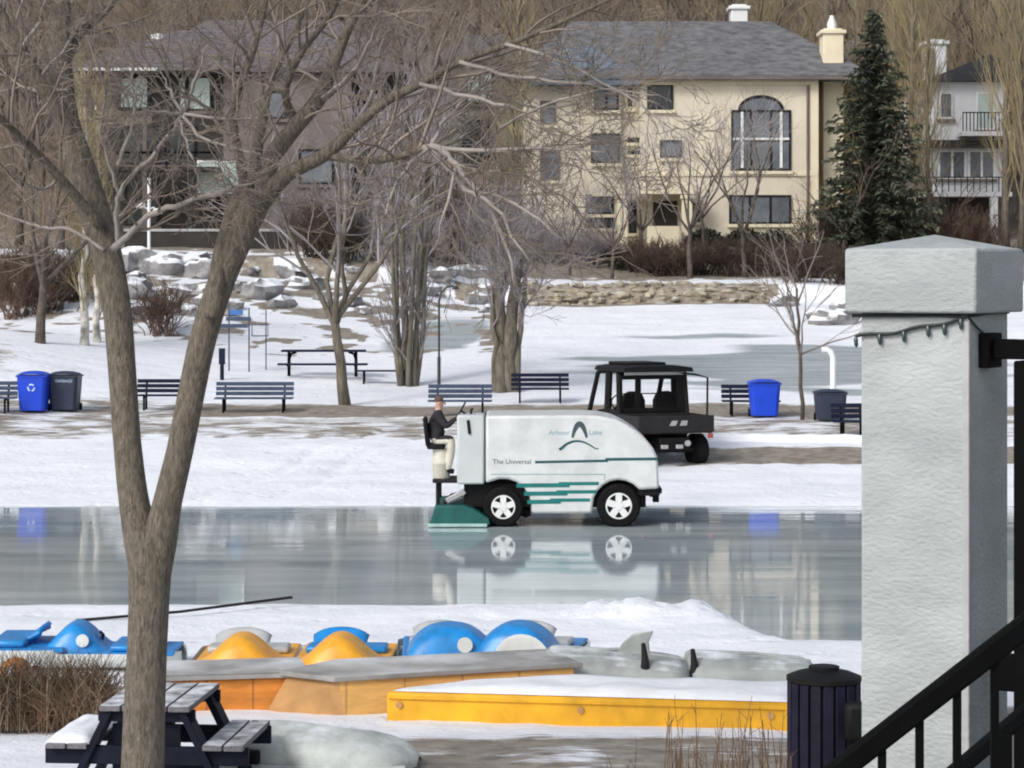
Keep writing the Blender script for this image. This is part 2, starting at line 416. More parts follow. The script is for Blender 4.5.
ca = go.data.color_attributes.new('cover', 'FLOAT_COLOR', 'POINT'); ca.data.foreach_set('color', colors)

# the frozen rink: wet ice
im = bpy.data.materials.new('wet_ice'); im.use_nodes = True
nt = im.node_tree; N = nt.nodes; L = nt.links; b = N['Principled BSDF']; geo = N.new('ShaderNodeNewGeometry')
L.new(ramp(nnoise(.35, 6, .65, (.5,2.2,1)), .34, (.27,.335,.36), .66, (.51,.57,.59)), b.inputs['Base Color'])
b.inputs['IOR'].default_value = 1.33
rr = maprange(nnoise(.5, 6, .7, (.25,2.5,1)), .42, .75)
rr2 = math2('MULTIPLY_ADD', rr, .11); rr2.node.inputs[2].default_value = .018
L.new(rr2, b.inputs['Roughness'])
bp = N.new('ShaderNodeBump'); bp.inputs['Strength'].default_value = .04; bp.inputs['Distance'].default_value = .05
L.new(nnoise(.9, 4, .5, (.35,2.6,1)), bp.inputs['Height']); L.new(bp.outputs['Normal'], b.inputs['Normal'])
g = MB(); g.grid(lambda u, v: (-80+160*u, 27.5+22.4*v, 0.0), 8, 8)
io = g.build('ice', im); io['kind'] = 'structure'


def G(px, py, lo=40.0, hi=150.0):
    """the ground point seen at a picture position"""
    y = lo
    while y < hi:
        if PZ(py, y) <= H(PX(px, y), y): return Vector((PX(px, y), y, H(PX(px, y), y)))
        y += .05
    return P(px, py, hi)
def onground(x, y): return Vector((x, y, H(x, y)))

# ------------------------------------------------------------------ ice resurfacing machine
def machine():
    t = empty('ice_resurfacer', (PX(457,45), 46.0, 0.0), 'white and teal ice resurfacing machine driving on the wet ice', 'ice resurfacer')
    q = lambda x, y: ((x-457)/55.0, (529-y)/55.0)
    fc, rc = (2.945, .385), (.84, .365)
    poly = [(.52,.80),(.52,2.03),(2.30,2.04),(2.62,2.02),(2.86,1.97),(3.08,1.87),(3.28,1.74),(3.44,1.60),(3.57,1.44),(3.645,1.28),(3.665,1.1),(3.68,.70),(3.36,.68)]
    for i in range(9):
        a = R(40+140*i/8); poly.append((fc[0]+.475*math.cos(a), fc[1]+.475*math.sin(a)))
    poly += [(2.46,.25),(1.37,.25)]
    for i in range(8):
        a = R(-8+124*i/7); poly.append((rc[0]+.515*math.cos(a), rc[1]+.515*math.sin(a)))
    MB().prism(poly, -.95, .95).build('body_shell', M['machine_white'], t, bevel=.05)
    MB().box(.12,3.45,-.72,.72,.34,.78).box(3.3,3.7,-.85,.85,.56,.70).build('chassis', M['utv_black'], t, bevel=.02)
    MB().box(0,.495,-.95,-.10,.78,2.04).build('rear_cabinet', M['machine_grey'], t, bevel=.035)
    MB().box(.497,.518,-.90,.90,.85,1.99).build('panel_gap', M['seam'], t)
    MB().box(3.55,3.74,-.8,.8,.60,.70).box(3.58,3.70,-.6,-.5,.42,.62).box(3.58,3.70,.5,.6,.42,.62).build('bumper', M['utv_black'], t, bevel=.02)
    MB().box(1.0,1.35,-.55,.5,.16,.30).box(1.2,1.3,-.6,.6,.14,.2).build('under_tank', M['utv_black'], t, bevel=.02)
    for sgn in (-1, 1):
        for cx, cz, r in ((rc[0], rc[1], .365), (fc[0], fc[1], .40)):
            y0, y1 = sgn*.93, sgn*.63
            w = MB().lathe([(r*.62,y0),(r*.90,y0+.0*sgn),(r,y0-.05*sgn),(r,y1+.05*sgn),(r*.9,y1),(r*.3,y1)], 32, Matrix.Translation((cx,0,cz)), 'y').build('wheel', M['rubber'], t)
            rm = MB()
            rm.lathe([(r*.60,y0-.02*sgn),(r*.60,y0+.008*sgn),(r*.54,y0+.012*sgn),(r*.50,y0-.03*sgn),(r*.1,y0-.045*sgn)], 28, Matrix.Translation((cx,0,cz)), 'y')
            rm.lathe([(r*.20,y0-.03*sgn),(r*.20,y0+.014*sgn),(r*.05,y0+.02*sgn)], 16, Matrix.Translation((cx,0,cz)), 'y')
            for k in range(5):
                a = R(90+72*k)
                rm.bar((cx+r*.12*math.cos(a), y0-.005*sgn, cz+r*.12*math.sin(a)), (cx+r*.55*math.cos(a), y0-.005*sgn, cz+r*.55*math.sin(a)), r*.30, .028, Vector((0,1,0)))
            ob = rm.build('rim', M['rim'], w)
            hb = MB().lathe([(r*.52,y0-.028*sgn),(r*.15,y0-.024*sgn)], 20, Matrix.Translation((cx,0,cz)), 'y').build('brake_disc', M['utv_black'], w)
        # painted lines on each flank
        y0, y1 = (-.9545, -.949) if sgn < 0 else (.949, .9545)
        MB().bar((1.42,(y0+y1)/2,1.185), (2.75,(y0+y1)/2,1.21), .006, .045).bar((2.70,(y0+y1)/2,1.235), (3.655,(y0+y1)/2,1.245), .0065, .05).build('flank_line', M['teal_dark'], t, smooth=False)
        for k, (xa, xb, z) in enumerate(((1.08,2.60,.78),(1.22,2.56,.63),(1.28,2.44,.48))):
            MB().bar((xa,(y0+y1)/2,z-.02), (xb-.55,(y0+y1)/2,z-.015), .006, .075).bar((xb-.75,(y0+y1)/2,z+.012), (xb-.02,(y0+y1)/2,z+.016), .0068, .06).build('flank_stripe', M['teal'], t, smooth=False)
    MB().box(.62,2.68,-.953,-.949,.955,.97).box(2.68,2.695,-.953,-.949,.86,.97).build('hatch_seam', M['letter_teal'], t, smooth=False)
    # lettering and emblem
    text('lettering', 'The Universal', .125, M['letter_dark'], t, (1.0,-.952,1.19), (R(90),0,0), .002, 1.0)
    text('emblem_word', 'Arbour', .13, M['letter_teal'], t, (1.86,-.952,1.72), (R(90),0,0), .002)
    text('emblem_word', 'Lake', .13, M['letter_teal'], t, (2.52,-.952,1.72), (R(90),0,0), .002)
    e = MB()
    arch = []
    for i in range(13):
        u = i/12; arch.append((2.10+.26*u, -.953, 1.63+.25*math.sin(PI*u)**.8))
    e.tube(arch, [.022+.03*math.sin(PI*i/12) for i in range(13)], 6)
    e.v = [Vector((p.x, -.9535+(p.y+.953)*.06, p.z)) for p in e.v]
    e.build('emblem_arch', M['letter_dark'], t)
    e = MB(); e.tube([(1.86+.72*i/12, -.953, 1.43+.14*math.sin(PI*min(1,i/11))-.02*(i < 2)) for i in range(13)], [.03-.0016*i for i in range(13)], 6)
    e.v = [Vector((p.x, -.9535+(p.y+.953)*.06, p.z)) for p in e.v]
    e.build('emblem_swoosh', M['teal_dark'], t)
    # conditioner dragged behind
    c = MB().prism([(-.50,.05),(-.40,.40),(.12,.40),(.30,.34),(.58,.16),(.60,.05)], -1.05, 1.05).build('conditioner', M['green_cond'], t, bevel=.02)
    MB().box(-.53,.55,-1.065,-1.045,.015,.075).build('runner', M['cond_edge'], c, bevel=.01)
    for sy in (-.7, .7): MB().tube([(-.36,sy,.38),(-.36,sy,.86)], .035, 8).build('lift_post', M['frame_dark'], t)
    MB().tube([(-.25,-.72,.42),(-.1,-.72,.56),(.2,-.72,.62)], .04, 8).build('lift_arm', M['frame_dark'], t)
    MB().bar((-.2,-.78,.46), (.14,-.78,.64), .05, .10).bar((-.12,-.5,.44), (.1,-.5,.52), .2, .06).build('hydraulic_cylinder', M['silver'], t, bevel=.01)
    # driver's place
    MB().box(-.45,.02,-.92,.1,.80,.86).build('footplate', M['frame_dark'], t, bevel=.01)
    s = MB().box(-.56,-.22,-.72,-.22,1.40,1.50).build('seat', M['utv_black'], t, bevel=.03)
    MB().lathe([(.15,0),(.16,.02),(.16,.24),(.175,.26),(.175,.30),(.16,.32),(.16,.54)], 20, Matrix.Translation((-.30,-.50,.86))).build('seat_post', M['cream_tank'], t)
    MB().prism([(-.58,1.45),(-.50,1.45),(-.56,1.98),(-.64,1.98)], -.74, -.20).build('backrest', M['utv_black'], t, bevel=.03)
    w = MB(); ct = Vector((.06,-.47,2.10))
    pts = []
    for i in range(21):
        a = 2*PI*i/20; pts.append(ct+Vector((.08*math.cos(a)-.02*0, .19*math.sin(a), .15*math.cos(a))))
    w.tube(pts, .016, 6).tube([ct, ct+Vector((.16,0,-.12))], .02, 6).bar(ct+Vector((-.08,0,-.15)), ct+Vector((.08,0,.15)), .03, .02)
    w.build('steering_wheel', M['frame_dark'], t)
    MB().tube([(.25,-.6,2.03),(.25,-.6,2.12),(.29,-.6,2.14)], .022, 6).build('control_lever', M['utv_black'], t)
    MB().tube([(.20,-.96,1.95),(.23,-.965,1.70)], .028, 6).build('grab_handle', M['utv_black'], t)
    return t
RM = machine()

# ------------------------------------------------------------------ the driver
def person(loc):
    V, E, Rd = [], [], []
    def add(p, r, par=None):
        V.append(p); Rd.append(r)
        if par is not None: E.append((par, len(V)-1))
        return len(V)-1
    pel = add((-.36,0,.02), .155)
    wa = add((-.365,0,.18), .165, pel); ch = add((-.355,0,.36), .178, wa); ub = add((-.335,0,.50), .125, ch)
    nk = add((-.32,0,.58), .058, ub); hd = add((-.305,0,.66), .080, nk); tp = add((-.30,0,.755), .085, hd); top = add((-.305,0,.82), .055, tp)
    hands = []
    for sy in (-1, 1):
        sh = add((-.335, sy*.19, .47), .092, ub); el = add((-.17, sy*.255, .28), .066, sh); wr = add((.0, sy*.19, .42), .030, el)
        hn = add((.05, sy*.175, .46), .036, wr); hands.append((Vector((.05, sy*.175, .46)), sy))
        hp = add((-.34, sy*.10, .0), .112, pel); kn = add((-.08, sy*.13, .035), .104, hp); an = add((-.13, sy*.13, -.40), .080, kn)
        hl = add((-.14, sy*.13, -.53), .046, an); add((-.03, sy*.14, -.56), .04, hl)
    me = bpy.data.meshes.new('person'); me.from_pydata(V, E, [])
    o = bpy.data.objects.new('person', me); COL.objects.link(o)
    sk = o.modifiers.new('skin', 'SKIN'); sk.use_smooth_shade = True
    for i, r in enumerate(Rd):
        me.skin_vertices[0].data[i].radius = (r, r); me.skin_vertices[0].data[i].use_root = (i == 0)
    ss = o.modifiers.new('sub', 'SUBSURF'); ss.levels = 2; ss.render_levels = 2
    bpy.context.view_layer.update()
    dg = bpy.context.evaluated_depsgraph_get()
    m2 = bpy.data.meshes.new_from_object(o.evaluated_get(dg))
    o.modifiers.clear()
    vs = [v.co.copy() for v in m2.vertices]; fs = [tuple(p.vertices) for p in m2.polygons]
    b = MB(); b.v = vs
    for f in fs:
        c = sum((vs[i] for i in f), Vector())/len(f)
        k = 1                                              # jacket
        if c.z > .585: k = 0
        elif c.x > .015 and c.z > .2: k = 0
        elif c.z < .06 and c.z > -.50 : k = 2
        elif c.z <= -.50: k = 3
        b.cur = k; b.face(f)
    # nose, ears, eyes, mouth, and the fingers round the wheel
    b.cur = 0
    b.lump((-.205,0,.700), (.022,.014,.022), 3, .05, 8, 6)
    for sy in (-1, 1):
        b.lump((-.305, sy*.083, .705), (.018,.010,.028), 4, .05, 8, 6)
    for c, sy in hands:
        for k in range(4):
            a = c+Vector((.020, sy*(-.024+.016*k), .010)); L = (.034,.04,.038,.03)[k]
            b.tube([a, a+Vector((L,0,.012)), a+Vector((L*1.25,0,-.018)), a+Vector((L*.8,0,-.034))], [.0095,.0095,.009,.007], 6)
        a = c+Vector((-.005, -sy*.03, .0)); b.tube([a, a+Vector((.03,-sy*.018,.008)), a+Vector((.052,-sy*.010,-.006))], [.011,.010,.008], 6)
    b.cur = 3
    for sy in (-1, 1): b.lump((-.226, sy*.032, .725), (.008,.012,.007), 5, .02, 8, 6)
    b.cur = 4; b.lump((-.222,0,.660), (.008,.024,.006), 6, .02, 8, 6)
    me2 = b.build('person', [M['skin'], M['jacket'], M['cream_tank'], M['utv_black'], M['tail_red']], None, sharp=180)
    bpy.data.objects.remove(o)
    me2.name = 'person'; me2.location = loc
    tag(me2, 'person in dark jacket and pale trousers steering the ice resurfacing machine', 'person')
    h = MB()
    def hair(u, v):
        th = R(-100+200*v*0)+2*PI*u; ph = v*PI*.55
        d = Vector((math.sin(ph)*math.cos(th), math.sin(ph)*math.sin(th), math.cos(ph)))
        k = 1.0 if d.x < .45 else .93
        return Vector((-.313,0,.755))+Vector((d.x*.092*k, d.y*.090, d.z*.095))
    h.grid(hair, 20, 8); h.build('hair', M['hair'], me2)
    return me2
PERSON = person(Vector((RM.location.x-.03, RM.location.y-.47, 1.53)))

# ------------------------------------------------------------------ utility vehicle parked on the bank
def utv():
    p = G(676, 469, 49)
    t = empty('utility_vehicle', p, 'black side by side utility vehicle with roof parked on the snowy bank', 'utility vehicle', rz=R(19)); t.scale = (1.17,1.17,1.09)
    k = M['utv_black']; gk = M['utv_grey']
    for sx in (-1, 1):
        for wy in (.52, 2.45):
            w = MB().lathe([(.18,sx*.78),(.28,sx*.78),(.33,sx*.73),(.33,sx*.54),(.28,sx*.50),(.1,sx*.50)], 24, Matrix.Translation((0,wy,.33)) @ Matrix.Rotation(R(-90),4,'Z') , 'y').build('wheel', M['rubber'], t)
            MB().lathe([(.17,sx*.74),(.17,sx*.785),(.05,sx*.79)], 16, Matrix.Translation((0,wy,.33)) @ Matrix.Rotation(R(-90),4,'Z'), 'y').build('rim', gk, w)
    MB().box(-.55,.55,.35,2.8,.36,.55).box(-.30,.30,.05,.5,.38,.62).box(-.62,.62,.30,.42,.30,.40).bar((-.5,.5,.35),(-.2,.3,.60),.06,.06).bar((.5,.5,.35),(.2,.3,.60),.06,.06).build('chassis', k, t, bevel=.015)
    MB().box(-.74,.74,.0,1.12,.70,.76).box(-.76,-.70,.03,1.12,.76,1.05).box(.70,.76,.03,1.12,.76,1.05).box(-.7,.7,1.06,1.12,.76,1.05).build('cargo_bed', gk, t, bevel=.012)
    tg = MB().box(-.765,.765,-.035,.027,.72,1.06).build('tailgate', gk, t, bevel=.02)
    MB().prism([(-.15,.86),(-.02,.86),(.02,.96),(-.09,.96)], -.042, -.034).prism([(.06,.86),(.20,.86),(.22,.96),(.10,.96)], -.042, -.034).build('tailgate_emblem', M['silver'], tg, smooth=False)
    for sx in (-1, 1): MB().box(sx*.70-.05, sx*.70+.05, -.02, .03, .60, .69).build('tail_light', M['tail_red'], t, bevel=.01)
    MB().tube([(.25,.02,.50),(.25,.30,.50)], .06, 12).build('muffler', M['silver'], t)
    for xa in (-.30, .0): MB().box(xa,xa+.14,-.02,.02,.40,.48).build('hitch_plate', M['silver'], t, bevel=.01)
    # cab
    MB().prism([(1.14,.36),(1.14,1.06),(1.75,1.02),(2.15,.98),(2.95,.92),(3.08,.78),(3.02,.5),(2.86,.5),(2.78,.72),(2.45,.78),(2.12,.72),(2.02,.36)], -.73, .73, 'x').build('body', k, t, bevel=.03)
    for sx in (-1, 1):
        cg = MB()
        x = sx*.70
        cg.tube([(x,1.12,1.02),(x*.97,1.20,1.86),(x*.95,1.32,1.93),(x*.95,2.10,1.93),(x*.97,2.28,1.84),(x,2.72,.98)], .05, 8)
        cg.tube([(x,1.72,1.02),(x*.96,1.70,1.93)], .075, 8)
        cg.build('roll_bar', k, t)
        MB().prism([(1.2,1.0),(1.2,1.12),(1.7,1.14),(2.2,1.08),(2.55,.98)], x-.015, x+.015, 'x').build('door', k, t, bevel=.01)
    MB().tube([(-.66,1.20,1.86),(.66,1.20,1.86)], .034, 8).tube([(-.66,2.26,1.86),(.66,2.26,1.86)], .03, 8).tube([(-.68,1.16,1.45),(.68,1.16,1.45)], .012, 8).build('cross_bar', k, t)
    MB().prism([(-.74,1.90),(-.70,1.99),(-.40,2.03),(.40,2.03),(.70,1.99),(.74,1.90)], .86, 2.36).box(-.46,.34,1.3,2.3,2.02,2.08).build('roof', k, t, bevel=.02)
    MB().box(-.62,.62,1.035,1.058,1.83,1.90).build('roof_edge', M['silver'], t, bevel=.008)
    # rear screen frame with a see-through sheet
    fr = MB().box(-.69,-.62,1.135,1.165,1.06,1.84).box(-.36,-.24,1.135,1.165,1.16,1.74).box(.52,.69,1.135,1.165,1.06,1.84).box(-.62,.52,1.135,1.165,1.74,1.84).box(-.62,.52,1.135,1.165,1.06,1.16).build('rear_screen', k, t, bevel=.008)
    MB().box(-.62,-.34,1.10,1.13,1.08,1.80).build('side_sheet', M['silver'], fr) if False else None
    for sx in (-.33, .33):
        s = MB()
        prof_ = [(sx-.24,1.0),(sx-.24,1.30),(sx-.18,1.44),(sx-.08,1.49),(sx+.08,1.49),(sx+.18,1.44),(sx+.24,1.30),(sx+.24,1.0)]
        s.prism(prof_, 1.28, 1.40).box(sx-.24, sx+.24, 1.3, 1.8, .92, 1.06); s.build('seat', k, t, bevel=.03)
    # bed guard loop at the right side
    MB().tube([(.74,.25,1.05),(.76,.28,1.80),(.60,.50,1.86),(.58,1.16,1.86)], .022, 6).build('guard_loop', k, t)
    st = MB(); c = Vector((-.33,2.02,1.22)); st.tube([c+Vector((.17*math.cos(2*PI*i/16),.05*math.sin(2*PI*i/16),.16*math.sin(2*PI*i/16))) for i in range(17)], .015, 6).tube([c, c+Vector((0,.3,-.15))], .02, 6); st.build('steering_wheel', k, t)
    return t
utv()

# ------------------------------------------------------------------ park benches
def bench(px, py, wpx, label, m, lo=52, rz=0, back=True):
    p = G(px, py, lo); s = F/p.y; w = wpx/s
    t = empty('park_bench', p, label, 'bench', 'benches along the frozen lake', rz); t.scale = (1,1,.86)
    for sx in (-1, 1):
        x = sx*(w/2-.24)
        l = MB().bar((x,-.22,.0), (x,-.22,.42), .05, .05, Vector((0,1,0))).bar((x,.20,0), (x,.20,.42), .05, .05, Vector((0,1,0))).bar((x,-.26,.40), (x,.26,.40), .05, .05)
        if back: l.bar((x,.20,.38), (x,.33,.90), .05, .045, Vector((0,1,0)))
        l.build('leg', M['black_metal'], t)
    sl = MB()
    for k in range(3): sl.box(-w/2, w/2, -.25+.165*k, -.11+.165*k, .425, .47)
    sl.build('seat', m, t, bevel=.008)
    if back:
        sb = MB()
        for k in range(3):
            z = .52+.145*k; y = .205+.25*(z-.4)/.5*.52
            sb.box(-w/2, w/2, y-.02-.028, y-.028+.02, z, z+.115)
        sb.build('backrest', m, t, bevel=.008)
    return t
bench(254, 413, 78, 'faded blue park bench behind the right stem of the forked tree', M['bench_blue'])
bench(168, 410, 64, 'dark bench seen between the two stems of the forked tree', M['bench_navy'])
bench(-4, 413, 40, 'dark bench at the left edge beside the blue recycling bin', M['bench_blue'])
bench(460, 416, 64, 'dark blue bench behind the head of the machine driver', M['bench_blue'])
bench(540, 403, 58, 'navy bench between the thick trunk and the utility vehicle', M['bench_navy'])
bench(751, 416, 58, 'navy bench behind the blue bin on the right', M['bench_navy'])
bench(852, 438, 40, 'navy bench half hidden by the stucco pillar', M['bench_navy'])
bench(384, 384, 56, 'low dark backless bench at the foot of the slender tree', M['bench_navy'], 58, 0, False)

# tall park table with one long seat
def park_table():
    p = G(322, 377, 58); s = F/p.y; w = 86/s
    t = empty('picnic_table', p, 'dark slender picnic table with bench seat behind the small forked tree', 'picnic table')
    MB().box(-w/2+.06, w/2, -.05, .60, .74, .80).build('tabletop', M['bench_navy'], t, bevel=.01)
    MB().box(-w/2, w/2+.1, -.55, -.25, .36, .42).build('seat', M['bench_navy'], t, bevel=.01)
    for sx in (-1, 1):
        x = sx*(w/2-.28)
        MB().bar((x,.2,0), (x,.2,.74), .09, .09, Vector((0,1,0))).tube([(x,.2,.38),(x,-.2,.34),(x,-.4,.36)], .035, 6).tube([(x,.2,.5),(x+.06*-sx,.2,.68),(x+.22*-sx,.2,.74)], .04, 6).build('leg', M['black_metal'], t)
park_table()

# ------------------------------------------------------------------ bins
def wheelie(px, py, wpx, hpx, m, name, label, markkind=None, lo=52, taper=.86):
    p = G(px, py, lo); s = F/p.y; w = wpx/s; h = hpx/s; d = w*1.05
    t = empty(name, p, label, 'bin', 'bins along the lake path')
    b = MB(); n = 5
    def ring(z, k):
        a, c = w/2*k, d/2*k; r = .07
        return [Vector((sx*(a-(r if q else 0)), sy*(c-(0 if q else r)), z)) for sx, sy, q in ((-1,-1,0),(-1,-1,1),(1,-1,1),(1,-1,0),(1,1,0),(1,1,1),(-1,1,1),(-1,1,0))]
    lv = [(.04,taper),(h*.30,taper+.05),(h*.62,.97),(h*.80,1.0),(h*.88,1.0)]
    for z, k in lv: b.v += ring(z, k)
    for i in range(len(lv)-1):
        for j in range(8): b.face([i*8+j, i*8+(j+1) % 8, (i+1)*8+(j+1) % 8, (i+1)*8+j])
    b.face(list(range(8))[::-1]); b.face([(len(lv)-1)*8+j for j in range(8)])
    b.build('body', m, t, bevel=.015)
    l = MB()
    def lid(u, v):
        x = (u-.5)*2; y = (v-.5)*2
        return Vector((x*w*.53, y*d*.53, h*.885+h*.115*(1-abs(x)**3*.75)*(1-abs(y)**3*.6)))
    l.grid(lid, 12, 8); l.box(-w*.53, w*.53, -d*.53, d*.53, h*.86, h*.895); l.build('lid', m, t, sharp=50)
    for sx in (-1, 1): MB().lathe([(.10,sx*w*.40),(.10,sx*w*.48)], 16, Matrix.Translation((0,d*.42,.10)) @ Matrix.Rotation(R(90),4,'Z'), 'y').build('wheel', M['rubber'], t)
    if markkind == 'arrows':
        e = MB()
        for k in range(3):
            a0 = R(90+120*k)
            pts = [Vector((.085*math.cos(a0+R(q)), 0, .085*math.sin(a0+R(q)))) for q in (-48,-16,16,42)]
            e.tube([(q.x, -d/2*.985, h*.60+q.z) for q in pts], [.022,.022,.024,.006], 5)
        e.v = [Vector((v.x, -d/2*.985+(v.y+d/2*.985)*.25, v.z)) for v in e.v]
        e.build('recycling_mark', M['bin_mark'], t)
    elif markkind == 'word':
        text('lettering', 'GARBAGE', .10, M['bin_mark'], t, (.04,-d/2*.995-.012,h*.76), (R(90),0,0))
    elif markkind == 'rib':
        MB().box(-.012,.012,-d/2*1.0-.012,-d/2*.8,.08,h*.84).build('rib', M['seam'], t)
    return t
wheelie(34, 412, 29, 41, M['bin_blue'], 'recycling_bin', 'bright blue recycling bin with pale mark at far left', 'arrows')
wheelie(65, 411, 30, 40, M['bin_navy'], 'garbage_bin', 'dark navy bin with pale lettering beside the left blue bin', 'word')
wheelie(764, 417, 30, 38, M['bin_blue'], 'recycling_bin', 'plain bright blue bin in front of the right navy bench', None)
wheelie(830, 421, 30, 32, M['bin_navy'], 'garbage_bin', 'dark grey square bin next to the stucco pillar below the white pipe', 'rib')

# ------------------------------------------------------------------ posts, lamps, signs
def lamp_curved():
    p = G(439, 388, 55); s = F/p.y
    t = empty('lamp_post', p, 'thin dark lamp post with curved top standing on snow', 'lamp post')
    h = 100/s
    MB().tube([(0,0,0),(0,0,.9)], .05, 10).tube([(0,0,.9),(0,0,h*.86),(.06,0,h*.95),(.22,0,h*1.01),(.42,0,h*1.02)], .032, 8).build('pole', M['green_pole'], t)
    MB().lathe([(.02,.06),(.06,.05),(.11,-.02),(.10,-.04)], 14, Matrix.Translation((.48,0,h*1.0))).build('lamp_head', M['green_pole'], t)
lamp_curved()
def lamp_white():
    p = P(149, 252, 96); p.z = H(p.x, p.y); h = PZ(178, 96)-p.z; hm = PZ(209, 96)-p.z
    t = empty('lamp_post', p, 'white twin headed lamp post below the dark house', 'lamp post')
    MB().tube([(0,0,0),(0,0,h)], .065, 10).build('pole', M['white_paint'], t)
    for sx in (-1, 1):
        a = MB().tube([(0,0,hm),(sx*.18,0,hm+.06),(sx*.3,0,hm+(.1 if sx < 0 else -.1))], .035, 8).build('lamp_arm', M['white_paint'], t)
        MB().lathe([(.05,-.10),(.19,-.06),(.20,.08),(.08,.15)], 14, Matrix.Translation((sx*.34,0,hm+(.12 if sx < 0 else -.12)))).build('lamp_head', M['white_paint'], a)
lamp_white()
def bollard():
    p = G(222, 380, 56); s = F/p.y
    t = empty('marker_post', p, 'short dark post with wide top left of the blue sign', 'post')
    MB().tube([(0,0,0),(.0,0,.6)], .06, 8).build('post', M['bench_navy'], t)
    MB().box(-.09,.09,-.05,.05,.45,.92).build('plate', M['bench_navy'], t, bevel=.01)
bollard()
def info_sign():
    p = G(240, 372, 58); s = F/p.y
    t = empty('sign_stand', p, 'blue sign board on thin posts standing in the snow', 'sign')
    q = lambda x, y: ((x-240)/s, (372-y)/s)
    for x in (229, 249):
        MB().tube([(q(x,0)[0],0,0),(q(x,0)[0],0,q(0,308)[1])], .022, 6).build('post', M['bench_blue'], t)
    MB().box(q(226,0)[0], q(251,0)[0], -.03, .03, q(0,321)[1], q(0,317)[1]).box(q(220,0)[0], q(248,0)[0], -.05, -.01, q(0,328)[1], q(0,324)[1]).build('rail', M['bench_blue'], t)
    MB().box(q(230,0)[0], q(243,0)[0], -.02, .02, q(0,315)[1], q(0,310)[1]).build('panel', M['sign_blue'], t)
info_sign()
def frame_stand():
    p = G(262, 370, 58); s = F/p.y
    t = empty('frame_stand', p, 'thin square frame on a slim pole beside the blue sign', 'sign')
    MB().tube([(4/s,0,0),(4/s,0,60/s)], .018, 6).build('pole', M['bench_blue'], t)
    a, c, z0, z1 = -10/s, 6/s, 34/s, 45/s
    MB().tube([(a,0,z0),(c,0,z0),(c,0,z1),(a,0,z1),(a,0,z0)], .02, 6).build('frame', M['bench_blue'], t)
frame_stand()
def white_pipe():
    p = G(833, 393, 56); s = F/p.y
    o = MB().tube([(0,0,-.1),(0,0,36/s),(-.06,0,41/s),(-.18,0,43.5/s),(-.32,0,43/s)], .085, 12).build('vent_pipe', M['white_paint'], None, loc=p)
    tag(o, 'white bent vent pipe rising above the dark square bin', 'pipe')
white_pipe()
# snowed-over low kerbs along the lake path
def kerb(x0, y0, x1, y1, m, label, h=.14, w=.28, lo=49.8):
    a = G(x0, y0, lo); c = G(x1, y1, lo); n = 16; b = MB()
    for sx in (1,):
        def fn(u, v):
            q = a.lerp(c, v); ang = PI*u
            e = 1+.18*nz(q.x, q.y, 3, 1.3)+.1*nz(q.x+u, q.y, 8, 4)
            return Vector((q.x, q.y-math.cos(ang)*w/2*e, H(q.x, q.y)-.04+(h+.04)*math.sin(ang)**.6*e))
        b.grid(fn, 8, 60)
    o = b.build('kerb_edge', m, None, sharp=180); tag(o, label, 'kerb'); return o
kerb(700, 441, 905, 441, M['snow'], 'low kerb under snow right of the utility vehicle', .16, .32)
kerb(150, 421, 425, 421, M['concrete'], 'long low kerb in front of the faded blue bench', .10, .22)

